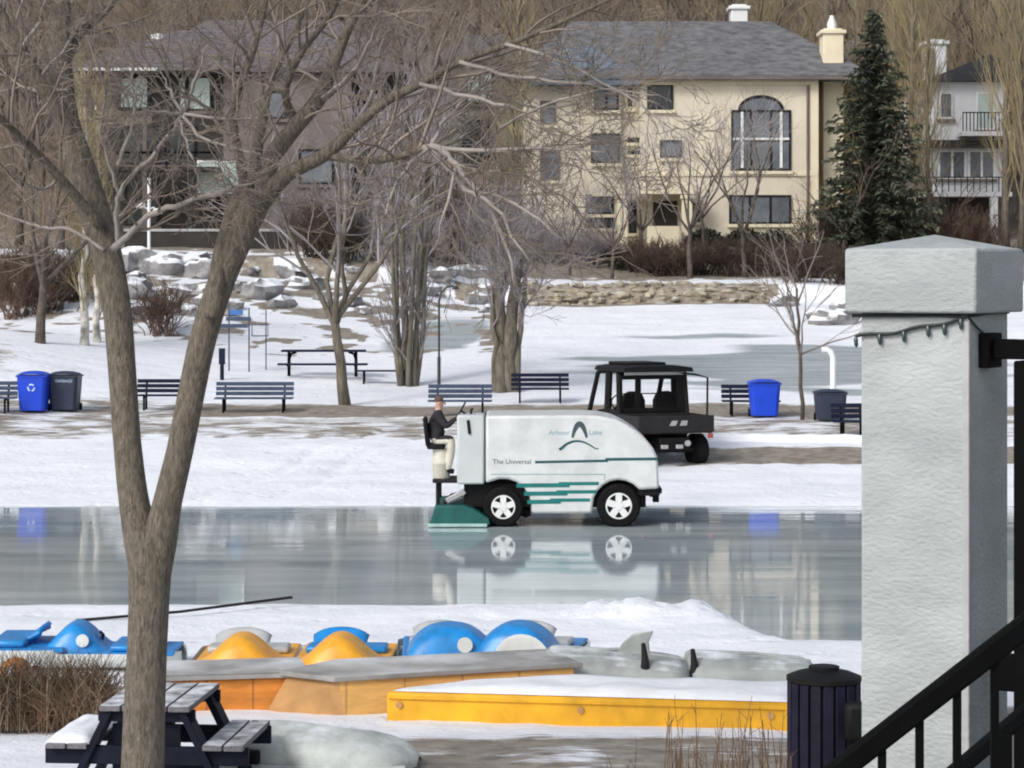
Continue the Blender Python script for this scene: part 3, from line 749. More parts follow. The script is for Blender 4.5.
# ------------------------------------------------------------------ pedal boats hauled out on the near shore
def pedal_boat(px, Y, rz, label, mh, ms=None, z=.05, panel=None, dot=False, hw=.92, hh=.34, hull='pedal_white', sc=1.0, seat=True, across=False, shape=0):
    t = empty('pedal_boat', (PX(px, Y), Y, H(PX(px, Y), Y)+z-.03), label, 'pedal boat', 'pedal boats hauled out on the snowy shore', rz)
    t.scale = (sc, sc, sc)
    ms = ms or mh
    h = MB()                                   # hull: x runs along its length, 0 under the wheel housing
    def hf(u, v):
        x = -.62+2.05*v; e = 1-.55*max(0, (abs(v-.5)-.36)/.14)**2
        a = PI*(u); yy = math.cos(a)*.60*e; zz = .24-.24*math.sin(a)**.45
        return Vector((x, yy, zz))
    h.grid(hf, 14, 16)
    h.build('hull', M[hull], t, sharp=60)
    d = MB(); d.box(-.58,1.36,-.54,.54,.205,.25); d.build('deck', mh, t, bevel=.03)
    w = MB()
    def wf(u, v):
        a = (u-.5)*2; c = (v-.5)*2
        bell = (.5+.5*math.cos(PI*a))**.80 if shape == 0 else max(0, 1-abs(a)**2.2)**.62
        dome = max(0, 1-abs(c)**4)**.5
        if across: return Vector((-.10+c*.46, a*hw/2, .245+hh*bell*dome))
        return Vector((a*hw/2, c*.46, .245+hh*bell*dome))
    w.grid(wf, 26, 16)
    wo = w.build('wheel_housing', mh, t, sharp=180)
    if dot:
        MB().lathe([(.085,-.475),(.085,-.445),(.05,-.44)], 18, (Matrix.Translation((-.10,-.16,.42)) @ Matrix.Rotation(R(-90),4,'Z')) if across else Matrix.Translation((.14,0,.40)), 'y').build('cap', M['pedal_white'], wo)
    if panel:
        MB().lathe([(.30,-.452),(.31,-.47),(.26,-.475),(.2,-.46)], 24, Matrix.Translation((-.10,-.14,.27)) @ Matrix.Rotation(R(-90),4,'Z') @ Matrix.Scale(.9,4,Vector((0,0,1))), 'y').build('side_panel', M[panel], wo)
    if seat:
        sb = MB()
        def sf(u, v):
            a = (u-.5)*2; return Vector((.86+.22*v+.03*math.cos(PI*a), a*.30+.10, .25+.19*v*(1-.45*abs(a)**3)))
        sb.grid(sf, 12, 8)
        so = sb.build('seat_back', ms, t, sharp=180)
        sm = so.modifiers.new('thick', 'SOLIDIFY'); sm.thickness = .05
        MB().box(.50,.90,-.46,.46,.25,.33).build('seat', ms, t, bevel=.03)
        MB().tube([(.30,0,.25),(.34,0,.42),(.30,-.02,.46)], .022, 6).build('tiller', M['utv_black'], t)
    return t
PB, PO = M['pedal_blue'], M['pedal_orange']
pedal_boat(78, 28.6, 0, 'blue pedal boat with white cap on its hump behind the brown grass clump', PB, None, .03, None, True, .95, .36, sc=.86)
pedal_boat(-46, 28.6, 0, 'blue pedal boat at the far left cut by the picture edge', PB, None, .05, None, False, 1.0, .36)
pedal_boat(243, 27.6, R(90), 'orange pedal boat with pale seat behind the orange dock', PO, M['seat_grey'], .0, None, False, 1.0, .33, across=True)
pedal_boat(341, 27.6, R(88), 'orange pedal boat with blue seat beside the other orange one', PO, PB, .0, None, False, 1.0, .33, across=True)
pedal_boat(450, 27.9, R(92), 'blue pedal boat with round white cap in the middle of the shore', PB, M['seat_grey'], .05, None, True, .98, .36, across=True, shape=1)
pedal_boat(520, 27.8, R(78), 'blue pedal boat with pale side panel next to the grey hulls', PB, M['seat_grey'], .05, 'pedal_white', False, .86, .38, across=True, shape=1)
def yellow_toy():
    p = P(14, 650, 27.0)
    t = empty('paddle_boat', (p.x, p.y, H(p.x, p.y)), 'small ochre boat half buried behind the brown grass clump', 'boat')
    b = MB()
    def f(u, v):
        a = (u-.5)*2; c = (v-.5)*2; return Vector((a*.16, c*.3, .14+.20*max(0, 1-abs(a)**2.4)**.5*max(0, 1-abs(c)**4)**.5))
    b.grid(f, 18, 14); b.build('hull', M['dock_orange'], t, sharp=180)
    MB().lathe([(.05,-.30),(.05,-.27),(.02,-.26)], 16, Matrix.Translation((.02,0,.24)), 'y').build('cap', M['pedal_white'], t)
yellow_toy()

def grey_hull(px0, px1, ytop, Y, rz, label, fin=False, prongs=(), m='boat_grey'):
    xa, xb = PX(px0, Y), PX(px1, Y); L = xb-xa; cx = (xa+xb)/2; z0 = H(cx, Y); hh = PZ(ytop, Y)-z0
    t = empty('upturned_boat', (cx, Y, z0-.03), label, 'boat', 'grey upturned boats on the shore', rz)
    b = MB()
    def f(u, v):
        s = (v-.5)*2; e = max(.02, 1-abs(s)**(26 if s < 0 else 12))**.5; k = 1-.10*(s+1)-.10*max(0, s)**2
        a = PI*u; c = math.cos(a); sn = math.sin(a)
        return Vector((s*L/2, c*.52*e, (.02+hh*k*(sn**.35))*max(.15, e)+.012*math.cos(a*14)+.01*math.sin(a*9)))
    b.grid(f, 20, 28); b.build('hull', M[m], t, sharp=180)
    b = MB(); b.tube([(-L*.44,0,hh*.93),(0,0,hh-.005),(L*.42,0,hh*.78)], .022, 6); b.build('keel', M[m], t)
    if fin:
        MB().prism([(-.02,hh-.06),(.04,hh+.06),(.16,hh+.16),(.38,hh+.20),(.33,hh+.08),(.34,hh-.06)], -.025, .025).build('fin', M['boat_grey'], t, bevel=.012)
    for q in prongs:
        x = PX(q, Y)-cx
        MB().tube([(x,-.40,.02),(x,-.42,hh*.9),(x-.02,-.42,hh*1.25)], [.085,.04,.022], 8).build('bow_prong', M['frame_dark'], t)
    return t
grey_hull(541, 696, 646, 26.9, R(-3), 'grey upturned boat with a fin beside the blue pedal boats', True, (645,))
grey_hull(683, 822, 650, 27.0, R(2), 'long grey upturned boat right of the finned one', False, (690,))

# ------------------------------------------------------------------ floating docks pulled ashore
def dock(cx, cy, rz, L, D, h, label, front, end, top, overhang=.05, snow=None):
    z = min(H(cx, cy), H(cx+L*math.cos(rz), cy+L*math.sin(rz)))
    t = empty('floating_dock', (cx, cy, z-.02), label, 'dock', 'floating docks pulled ashore', rz)
    MB().box(0.02, L, 0, D, 0, h).build('float', front, t, bevel=.03)
    if end: MB().box(-.012, .018, .012, D-.012, .01, h-.02).build('end_board', end, t)
    b = MB()
    def f(u, v):
        x = -overhang+(L+2*overhang)*u; y = -overhang+(D+2*overhang)*v
        e = min(u*L, (1-u)*L, v*D*1.0, (1-v)*D)/.10
        e = max(0, min(1, e))
        return Vector((x, y, h+.055+(snow or .0)*(.55+.6*nz(x+cx, y+cy, 2, 2.2))*e**.5))
    n = 40; b.grid(f, n, 12)
    b.box(-overhang, L+overhang, -overhang, D+overhang, h+.002, h+.05)
    b.build('deck', top, t, sharp=60)
    return t
dock(-3.62, 25.38, R(11), 1.50, .92, .36, 'orange floating dock behind the picnic table', M['dock_orange'], None, M['dock_deck'])
def bow_dock():
    z = .03; h = .38
    t = empty('floating_dock', (-1.70, 25.17, z), 'light orange floating dock with tan slanted end and frosted grey top', 'dock', 'floating docks pulled ashore')
    low = [(0,0),(2.35,.93),(2.0,1.85),(-.20,1.15),(-.84,.40)]; top = [(-.06,.04),(2.35,.93),(2.0,1.85),(-.15,1.15),(-.62,.42)]
    def shell(idx, name, m):
        b = MB()
        for i, j in idx:
            q = len(b.v); b.v += [Vector((*low[i],0)), Vector((*low[j],0)), Vector((*top[j],h)), Vector((*top[i],h))]; b.face([q,q+1,q+2,q+3])
        o = b.build(name, m, t, smooth=False); sd = o.modifiers.new('thick','SOLIDIFY'); sd.thickness = .03; return o
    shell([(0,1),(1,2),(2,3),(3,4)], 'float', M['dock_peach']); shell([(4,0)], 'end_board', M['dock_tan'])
    cx = sum(p[0] for p in top)/5; cy = sum(p[1] for p in top)/5
    b = MB(); b.prism([(cx+(x-cx)*1.06, cy+(y-cy)*1.08) for x, y in top], h+.002, h+.055, 'z'); b.build('deck', M['dock_deck'], t, bevel=.01)
bow_dock()
def punt_dock():
    t = empty('floating_dock', (-1.27, 24.9, .03), 'long yellow floating dock covered with snow', 'dock', 'floating docks pulled ashore', R(-9.5))
    plan = [(0,0),(4.12,0),(4.12,1.0),(1.9,1.0),(.75,.72),(.05,.10)]
    MB().prism(plan, 0, .33, 'z').build('float', M['dock_yellow'], t, bevel=.03)
    MB().bar((.03,-.012,.285), (4.1,-.012,.285), .03, .05).build('rim', M['dock_yellow'], t, bevel=.008)
    b = MB()
    def f(u, v):
        x = .08+4.02*u; far = .1+.62*min(1,max(0,(x-.05)/.7))+.28*min(1,max(0,(x-.75)/1.15)); y = .012+(far-.03)*v
        e = max(0, min(1, min(u*4.1/.5, (1-u)*30, v*far/.10, (1-v)*far/.08)))
        return Vector((x, y, .334+(.025+.05*sstep(.2,1.6,x)*(.8+.8*nz(x,y*1.5,2,1.9)))*e**.5))
    b.grid(f, 60, 12); b.build('snow_cap', M['dock_snow'], t, sharp=180)
    return t
yd = punt_dock()
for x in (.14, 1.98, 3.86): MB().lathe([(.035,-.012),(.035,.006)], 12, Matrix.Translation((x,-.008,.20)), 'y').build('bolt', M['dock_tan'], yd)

# thin pole on the snow, behind the boats
o = MB().tube([P(76,622,32.0)+Vector((0,0,.02)), P(180,614,32.4)+Vector((0,0,.03)), P(292,601,33.3)+Vector((0,0,.05))], .020, 6).build('pole', M['frame_dark'])
c = o.data.vertices; tag(o, 'thin dark pole lying on the snow behind the boats', 'pole')

# ------------------------------------------------------------------ pale upturned rowboat in the foreground
def rowboat():
    Y = 21.6; p = onground(PX(318, Y), Y)
    t = empty('rowboat', p, 'pale weathered upturned rowboat beside the picnic table', 'boat', rz=R(-9))
    L = 1.80; b = MB()
    def f(u, v):
        s = (v-.5)*2; e = max(.03, 1-abs(s)**4)**.5; a = PI*u
        w = .48*e*(1+.1*s); hgt = .30*(1-.28*s)*max(.3, e)
        return Vector((s*L/2, math.cos(a)*w, .02+hgt*math.sin(a)**.5+.012*nz(s*6, u*9, 3, 1.0)+(.02 if abs(u-.5) < .04 else 0)))
    b.grid(f, 24, 30); b.build('hull', M['boat_pale'], t, sharp=180)
    MB().tube([(-L*.49,-.44,.05),(-L*.2,-.50,.045),(L*.2,-.51,.045),(L*.47,-.36,.05)], .03, 6).build('gunwale', M['boat_pale'], t)
    MB().box(-.62,-.40,-.505,-.40,.07,.19).build('transom_opening', M['frame_dark'], t, bevel=.02)
rowboat()

# ------------------------------------------------------------------ picnic table
def picnic():
    Y = 20.65; p = onground(-2.93, Y); p.z = .27
    t = empty('picnic_table', p, 'navy framed picnic table with frosted grey planks under the forked tree', 'picnic table', rz=R(-5))
    L = 1.2
    def planks(x0, x1, n, z, name):
        b = MB(); w = (x1-x0)/n
        for k in range(n): b.box(x0+w*k+.008, x0+w*(k+1)-.008, -L/2, L/2, z, z+.045)
        return b.build(name, M['table_plank'], t, bevel=.006)
    planks(-.38, .38, 4, .73, 'tabletop')
    planks(.47, .82, 2, .42, 'seat')
    ls = planks(-.82, -.47, 2, .42, 'seat')
    b = MB()
    def sf(u, v):
        a = (u-.5)*2; c = (v-.5)*2; return Vector((-.645+a*.185, c*.58, .46+.07*max(0, 1-abs(a)**3)**.6*max(0, 1-abs(c)**4)**.5*(1+.4*nz(a, c, 1, 2))))
    b.grid(sf, 12, 14); b.build('snow_cap', M['snow'], ls, sharp=180)
    for sy in (-1, 1):
        y = sy*(L/2-.14)
        b = MB()
        for sx in (-1, 1): b.bar((sx*.30,y,.73), (sx*.66,y,.0), .21, .06, Vector((0,0,1)))
        b.bar((-.84,y+.035*sy,.36), (.84,y+.035*sy,.36), .05, .15).bar((-.40,y+.035*sy,.685), (.40,y+.035*sy,.685), .05, .10)
        b.build('leg_frame', M['table_navy'], t, bevel=.006)
    MB().bar((0,-L/2+.2,.40), (0,-.02,.70), .09, .05).bar((0,L/2-.2,.40), (0,.02,.70), .09, .05).build('brace', M['table_navy'], t)
    MB().box(-.36,.36,-.42,.42,.14,.17).box(-.30,-.02,-.44,-.40,.17,.60).box(.10,.26,-.44,-.40,.17,.60).build('under_panel', M['table_navy'], t)
picnic()

# ------------------------------------------------------------------ slatted litter bin
def litter():
    Y = 20.2; p = onground(PX(824, Y), Y); h = PZ(676, Y)-p.z; r = 36.5*Y/F
    t = empty('litter_bin', p, 'dark navy slatted litter bin with flat lid next to the stucco pillar', 'litter bin')
    MB().lathe([(r*.90,.04),(r*.90,h*.93)], 32).build('liner', M['utv_black'], t)
    sl = MB()
    for k in range(18):
        a = 2*PI*k/18; m = Matrix.Rotation(a, 4, 'Z')
        sl.box(-r*.135, r*.135, -r*1.0, -r*.93, .05, h*.955, m)
    sl.build('slat_wall', M['navy_slat'], t, bevel=.005)
    MB().lathe([(r*.99,h*.955),(r*1.03,h*.965),(r*1.03,h),(r*.75,h*1.035),(r*.42,h*1.06),(r*.42,h*1.085),(r*.36,h*1.09)], 36).build('lid', M['utv_black'], t)
    m = Matrix.Rotation(R(26), 4, 'Z')
    bx = MB(); bx.box(r*.40, r*1.32, -r*1.34, -r*.85, h*.50, h*.84); bx.build('side_box', M['utv_black'], t, bevel=.05)
litter()

# ------------------------------------------------------------------ stucco pillar and what hangs on it
PXc, PYc, PR = PX(935, 11.35), 11.35, R(-31)
def pillar():
    t = empty('stucco_pillar', (PXc, PYc, H(PXc, PYc)), 'pale grey stucco pillar with pyramid cap in the foreground', 'pillar', rz=PR)
    z0 = t.location.z; a = .258; c = .314
    MB().box(-a, a, -a, a, -.2, 4.36-z0).build('shaft', M['stucco'], t, bevel=.014)
    b = MB(); b.box(-c, c, -c, c, 4.352-z0, 4.640-z0); b.v[4:8] = b.v[4:8]
    ap = len(b.v); b.v.append(Vector((0,0,4.708-z0)))
    b.f = [f for f in b.f if set(f) != {4,5,6,7}]; b.mi = [0]*len(b.f)
    for i in range(4): b.face([4+i, 4+(i+1) % 4, ap])
    b.build('cap', M['stucco'], t, bevel=.012)
    # corner bead: the smoother plaster edge strip
    MB().box(a-.030, a+.003, -a-.003, -a+.030, .0, 4.350-z0).build('corner_bead', M['concrete'], t, bevel=.006)
    return t
PIL = pillar()
m4 = Matrix.Translation((PXc, PYc, 0)) @ Matrix.Rotation(PR, 4, 'Z')
def string_lights():
    a = .258+.012
    wl = lambda x, y, z: m4 @ Vector((x, y, z))
    o = MB()
    top = [wl(-.29,-a-.004,4.338), wl(-.1,-a,4.340), wl(.1,-a,4.342), wl(.262,-a,4.340), wl(a,-.24,4.342), wl(a,0,4.350), wl(a,.22,4.352)]
    o.tube(top, .009, 6)
    sw = []
    for i in range(15):
        u = i/14; sw.append(wl(-.275+.54*u, -a-.003, 4.245+.09*u**1.4+.006*math.sin(u*14)))
    o.tube(sw, .0085, 6)
    tail = [wl(.262,-a,4.335), wl(a,-.19,4.29), wl(a+.005,-.10,4.255), wl(a+.03,0,4.24)]
    o.tube(tail, .006, 6)
    r = o.build('string_lights', M['wire'])
    tag(r, 'dark string of unlit lights looped below the pillar cap', 'string lights')
    for i in (0, 3, 6, 9, 11, 13):
        p = sw[i]
        MB().tube([p, p+Vector((0,-.004,-.018)), p+Vector((.002,-.006,-.042)), p+Vector((.002,-.006,-.052))], [.006,.010,.009,.002], 8).build('light_bulb', M['bulb'], r)
string_lights()
def gate():
    g0 = m4 @ Vector((.258, -.06, 0)); g0.z = H(g0.x, g0.y)
    t = empty('metal_gate_frame', g0, 'black metal post with beams fixed to the side of the stucco pillar', 'gate frame', rz=PR)
    z = g0.z
    MB().box(.004,.055,-.085,.085,4.105-z,4.262-z).build('end_plate', M['black_metal'], t, bevel=.006)
    bm = MB().box(.055,1.75,-.042,.042,4.145-z,4.235-z).build('top_beam', M['black_metal'], t, bevel=.008)
    def sn(u, v): return Vector((.17+1.5*u, -.04+.08*v, 4.236-z+.022*math.sin(PI*v)**.6*(.7+.5*nz(u*9, v, 2, 1))*min(1, u*30)))
    MB().grid(sn, 40, 6).build('snow_cap', M['snow'], bm, sharp=180)
    MB().box(.16,.40,-.07,.07,-.05,4.14-z).build('post', M['black_metal'], t, bevel=.01)
    MB().box(.06,1.75,-.05,.05,2.66-z,2.82-z).build('lower_beam', M['black_metal'], t, bevel=.01)
    MB().box(1.70,1.85,-.07,.07,-.05,4.14-z).build('post', M['black_metal'], t, bevel=.01)
gate()
def ledge():
    x0, x1 = 2.13, 5.2; Y = 12.3
    t = empty('ledge_wall', (x0, Y, .28), 'pale concrete ledge wall with snow behind the stair railing', 'wall')
    MB().box(0, x1-x0, .03, .5, -.2, 2.06).build('wall', M['concrete'], t, bevel=.01)
    MB().box(-.02, x1-x0+.02, 0, .54, 2.061, 2.10).build('coping', M['concrete'], t, bevel=.01)
    def sn(u, v): return Vector(((x1-x0)*u, .02+.5*v, 2.10+.07*math.sin(PI*v)**.5*(.8+.5*nz(u*12, v, 2, 1))))
    MB().grid(sn, 60, 8).build('snow_cap', M['snow'], t, sharp=180)
ledge()
# concrete stairs and landing that carry the railings (just below the frame)
st = MB()
for k in range(14):
    x1 = 1.95-.27*k; z = 2.42-.165*k
    if z < .3: break
    st.box(x1-.27, x1-.0005, 7.85, 9.5, .0, z)
st.box(1.95, 6.0, 6.6, 9.5, .0, 2.42)
o = st.build('stairs', M['concrete'], smooth=False); tag(o, 'pale concrete stairs with landing under the black railings', 'stairs')
def railing(a, c, Y, label, posts, thick=.075, n=None, x0=0, drop=.80):
    t = empty('stair_railing', (a.x, Y, a.z-drop-.15), label, 'railing', 'black railings of the stairs')
    L = (c-a); o = t.location
    MB().bar(a-o, c-o, .055, thick).build('top_rail', M['black_rail'], t, bevel=.012)
    MB().bar(a-o-Vector((0,0,drop)), c-o-Vector((0,0,drop)), .04, .04).build('bottom_rail', M['black_rail'], t, bevel=.006)
    s = L.z/L.x; k = 0
    x = x0
    while x < c.x:
        if x > a.x:
            z = a.z+(x-a.x)*s
            MB().box(x-.0125-o.x, x+.0125-o.x, -.0125, .0125, z-drop-o.z, z-o.z-.01).build('baluster', M['black_rail'], t)
        x += .1212
    for x in posts:
        z = a.z+(x-a.x)*s
        MB().box(x-.03-o.x, x+.03-o.x, -.03, .03, z-drop-.15-o.z, z-o.z).build('post', M['black_rail'], t, bevel=.006)
    return t
sx = (PX(957,8)) % .1212
railing(P(690,886,8), P(1180,506,8), 8.0, 'near black sloping stair railing with square balusters', (P(700,0,8).x, 2.1), .074, None, sx)
railing(P(830,878,9.3), P(1180,582,9.3), 9.3, 'second black stair railing lower behind the near one', (PX(1003,9.3), PX(1170,9.3)), .06, None, PX(1030,9.3))

# ------------------------------------------------------------------ houses
def house_root(name, px, Y, label):
    x = PX(px, Y); return empty(name, (x, Y, H(x, Y)), label, 'house')
def rect(x0, y0, x1, y1, Y): return PX(x0,Y), PX(x1,Y), PZ(y1,Y), PZ(y0,Y)
def window(t, x0, y0, x1, y1, Y, frame, pane, nx=1, nzz=1, name='window', fw=.09, arch=False, off=0.0):
    X0, X1, Z0, Z1 = rect(x0, y0, x1, y1, Y); Y = Y-off
    b = MB()
    b.box(X0, X0+fw, Y-.07, Y-.001, Z0, Z1).box(X1-fw, X1, Y-.07, Y-.001, Z0, Z1)
    b.box(X0+fw, X1-fw, Y-.069, Y-.001, Z0, Z0+fw).box(X0+fw, X1-fw, Y-.069, Y-.001, Z1-fw, Z1)
    for i in range(1, nx):
        x = X0+(X1-X0)*i/nx; b.box(x-.05, x+.05, Y-.065, Y-.002, Z0+fw, Z1-fw)
    for i in range(1, nzz):
        z = Z0+(Z1-Z0)*i/nzz; b.box(X0+fw, X1-fw, Y-.062, Y-.003, z-.045, z+.045)
    if arch:
        w = (X1-X0)*.36; cx = (X0+X1)/2; pts = [(cx+w*math.cos(PI*i/12), Y-.035, Z1+w*.62*math.sin(PI*i/12)) for i in range(13)]
        b.tube(pts, .07, 6)
    o = b.build(name, frame, t, world=True, smooth=False)
    g = MB(); g.box(X0+fw*.6, X1-fw*.6, Y-.034, Y-.004, Z0+fw*.6, Z1-fw*.6)
    if arch: g.prism([(cx+w*math.cos(PI*i/12), Z1-.05+w*.62*math.sin(PI*i/12)) for i in range(13)], Y-.033, Y-.005)
    g.v = [p-t.location for p in g.v]
    g.build('pane', pane, o, smooth=False)
    sl_ = MB().box(X0-.08, X1+.08, Y-.16, Y-.0025, Z0-.14, Z0-.003); sl_.v = [p-t.location for p in sl_.v]; sl_.build('sill', M['trim_cream'] if 'cream' in t.name else M['siding_taupe'], o, smooth=False)
    return o
def hip_roof(t, x0, x1, y0, y1, z, h, il, ir, m, ov=.6, name='roof'):
    b = MB(); x0 -= ov; x1 += ov; y0 -= ov; y1 += ov; ym = (y0+y1)/2
    b.v = [Vector(p) for p in ((x0,y0,z),(x1,y0,z),(x1,y1,z),(x0,y1,z),(x0,y0,z+.18),(x1,y0,z+.18),(x1,y1,z+.18),(x0,y1,z+.18),(x0+il,ym,z+h),(x1-ir,ym,z+h))]
    for q in ((0,3,2,1),(0,1,5,4),(1,2,6,5),(2,3,7,6),(3,0,4,7),(4,5,9,8),(6,7,8,9),(5,6,9),(7,4,8)): b.face(q)
    return b.build(name, m, t, world=True, smooth=False)
def chimney(t, x0, y0, x1, y1, Y, m, D=1.1, base=None):
    X0, X1, Z0, Z1 = rect(x0, y0, x1, y1, Y)
    if base: Z0 = base
    b = MB(); b.box(X0+.06, X1-.06, Y, Y+D, Z0, Z1-.25).box(X0-.06, X1+.06, Y-.1, Y+D+.1, Z1-.25, Z1-.08).box(X0+.10, X1-.10, Y+.1, Y+D-.1, Z1-.08, Z1)
    return b.build('chimney', m, t, world=True, bevel=.03)

# the cream house
def cream_house():
    Y = 108.0; t = house_root('cream_house', 680, Y, 'large cream stucco house with grey hip roof and tall arched window')
    base = 5.4
    X0, X1 = PX(640,Y), PX(817,Y); ze = PZ(80,Y)
    MB().box(X0, X1, Y, Y+12, base, ze).build('wall', M['stucco_cream'], t, world=True, smooth=False)
    Xl = PX(522,Y)
    MB().box(Xl, X0-.002, Y+.55, Y+12, base, PZ(82,Y)).box(PX(592,Y), PX(621,Y), Y+.25, Y+.549, PZ(196,Y), PZ(84,Y)).build('wall', M['stucco_cream'], t, world=True, smooth=False)
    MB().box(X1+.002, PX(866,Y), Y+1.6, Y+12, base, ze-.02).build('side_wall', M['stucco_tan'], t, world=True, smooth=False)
    MB().box(X1-.30, X1+.06, Y-.06, Y+.5, base, ze-.05).box(X0+.0, X1+.05, Y-.08, Y-.002, PZ(176,Y), PZ(171,Y)).box(X0, X1+.05, Y-.10, Y-.003, ze-.22, ze-.01).build('trim', M['trim_cream'], t, world=True, smooth=False)
    hip_roof(t, Xl, PX(862,Y), Y+.2, Y+12, ze, 3.2, 3.0, 4.0, M['roof_grey'])
    MB().tube([Vector((X1-.42,Y-.12,base))-t.location, Vector((X1-.42,Y-.12,ze-.25))-t.location], .055, 8).build('downpipe', M['siding_taupe'], t)
    MB().box(X0+.1, PX(864,Y), Y-.62, Y-.48, ze-.02, ze+.12).build('gutter', M['siding_taupe'], t, world=True, smooth=False)
    # front gable roof over the left bay, bluish
    b = MB(); xa, xb = PX(528,Y), PX(640,Y); xm = PX(590,Y); z = PZ(82,Y)
    b.v = [Vector(p) for p in ((xa,Y-.45,z),(xb,Y-.45,z),(xb-.8,Y+4.5,z+1.75),(xa+1.0,Y+4.5,z+1.75),(xa+1.6,Y+1.9,z+1.72),(xb-1.9,Y+1.9,z+1.72),(xa,Y-.45,z-.16),(xb,Y-.45,z-.16),(xb,Y+4.5,z-.16),(xa,Y+4.5,z-.16))]
    for q in ((0,1,5,4),(4,5,2,3),(0,4,3),(1,2,5),(6,7,1,0),(7,8,2,1),(9,6,0,3),(6,9,8,7)): b.face(q)
    b.build('bay_roof', M['roof_blue'], t, world=True, smooth=False)
    fr, gl, gg = M['frame_dark'], M['glass_dark'], M['glass_grey']
    tr = M['trim_cream']
    window(t, 594,83,619,110, Y, fr, gg, 2, 1, off=-.25+.0)
    window(t, 626,85,635,108, Y, tr, gl, 1, 1, off=-.55)
    window(t, 647,84,673,110, Y, fr, gl)
    window(t, 731,110,791,171, Y, M['frame_dark'], gg, 3, 2, 'arched_window', .10, True)
    bars = MB()
    for x in (742, 781): bars.box(PX(x,Y)-.06, PX(x,Y)+.06, Y-.10, Y-.071, PZ(168,Y), PZ(112,Y))
    bars.box(PX(733,Y), PX(789,Y), Y-.104, Y-.072, PZ(139,Y)-.05, PZ(139,Y)+.05)
    bars.build('window_bars', M['white_paint'], t, world=True, smooth=False)
    window(t, 729,195,791,224, Y, fr, gg, 3, 1)
    window(t, 591,133,620,163, Y, fr, gg, 1, 1, off=-.25)
    window(t, 628,137,642,142, Y, fr, gl, off=-.55); window(t, 628,150,642,154, Y, fr, gl, off=-.55)
    window(t, 660,140,682,158, Y, fr, M['glass_grey'], 1, 1)
    window(t, 586,194,614,214, Y, fr, gg, off=-.55); window(t, 588,216,614,228, Y, fr, gl, off=-.55)
    window(t, 540,100,556,124, Y, M['siding_taupe'], gg, off=-.55); window(t, 540,150,560,180, Y, M['siding_taupe'], gg, off=-.55)
    # entrance with porch columns
    MB().box(PX(616,Y), PX(692,Y), Y-1.5, Y-.005, PZ(195,Y), PZ(186,Y)).build('porch_roof', M['trim_cream'], t, world=True, smooth=False)
    for x in (621, 685):
        MB().box(PX(x,Y)-.22, PX(x,Y)+.22, Y-1.40, Y-.96, base, PZ(195,Y)-.004).box(PX(x,Y)-.30, PX(x,Y)+.30, Y-1.48, Y-.88, PZ(200,Y), PZ(196,Y)-.003).build('column', M['trim_cream'], t, world=True, bevel=.02)
    d = MB().box(PX(653,Y), PX(677,Y), Y-.08, Y-.004, PZ(236,Y), PZ(194,Y)-.3).build('door', M['siding_dark'], t, world=True, smooth=False)
    window(t, 629,200,637,233, Y, fr, gl, off=-.55+.0); window(t, 690,203,700,222, Y, fr, gl)
    MB().box(PX(645,Y), PX(676,Y), Y-2.0, Y-1.5, base, PZ(227,Y)).build('porch_wall', M['trim_cream'], t, world=True, smooth=False)
    c = chimney(t, 822,28,845,84, Y+1.0, M['trim_cream'], 1.4, base)
    MB().lathe([(.20,0),(.22,.25),(.10,.55),(.10,.62)], 12, Matrix.Translation(Vector((PX(834,Y+1),Y+1.7,PZ(28,Y+1)))-t.location)).build('chimney_pot', M['white_paint'], c)
    chimney(t, 730,4,749,27, Y+9.5, M['white_paint'], 1.2, PZ(40,Y+9.5))
cream_house()

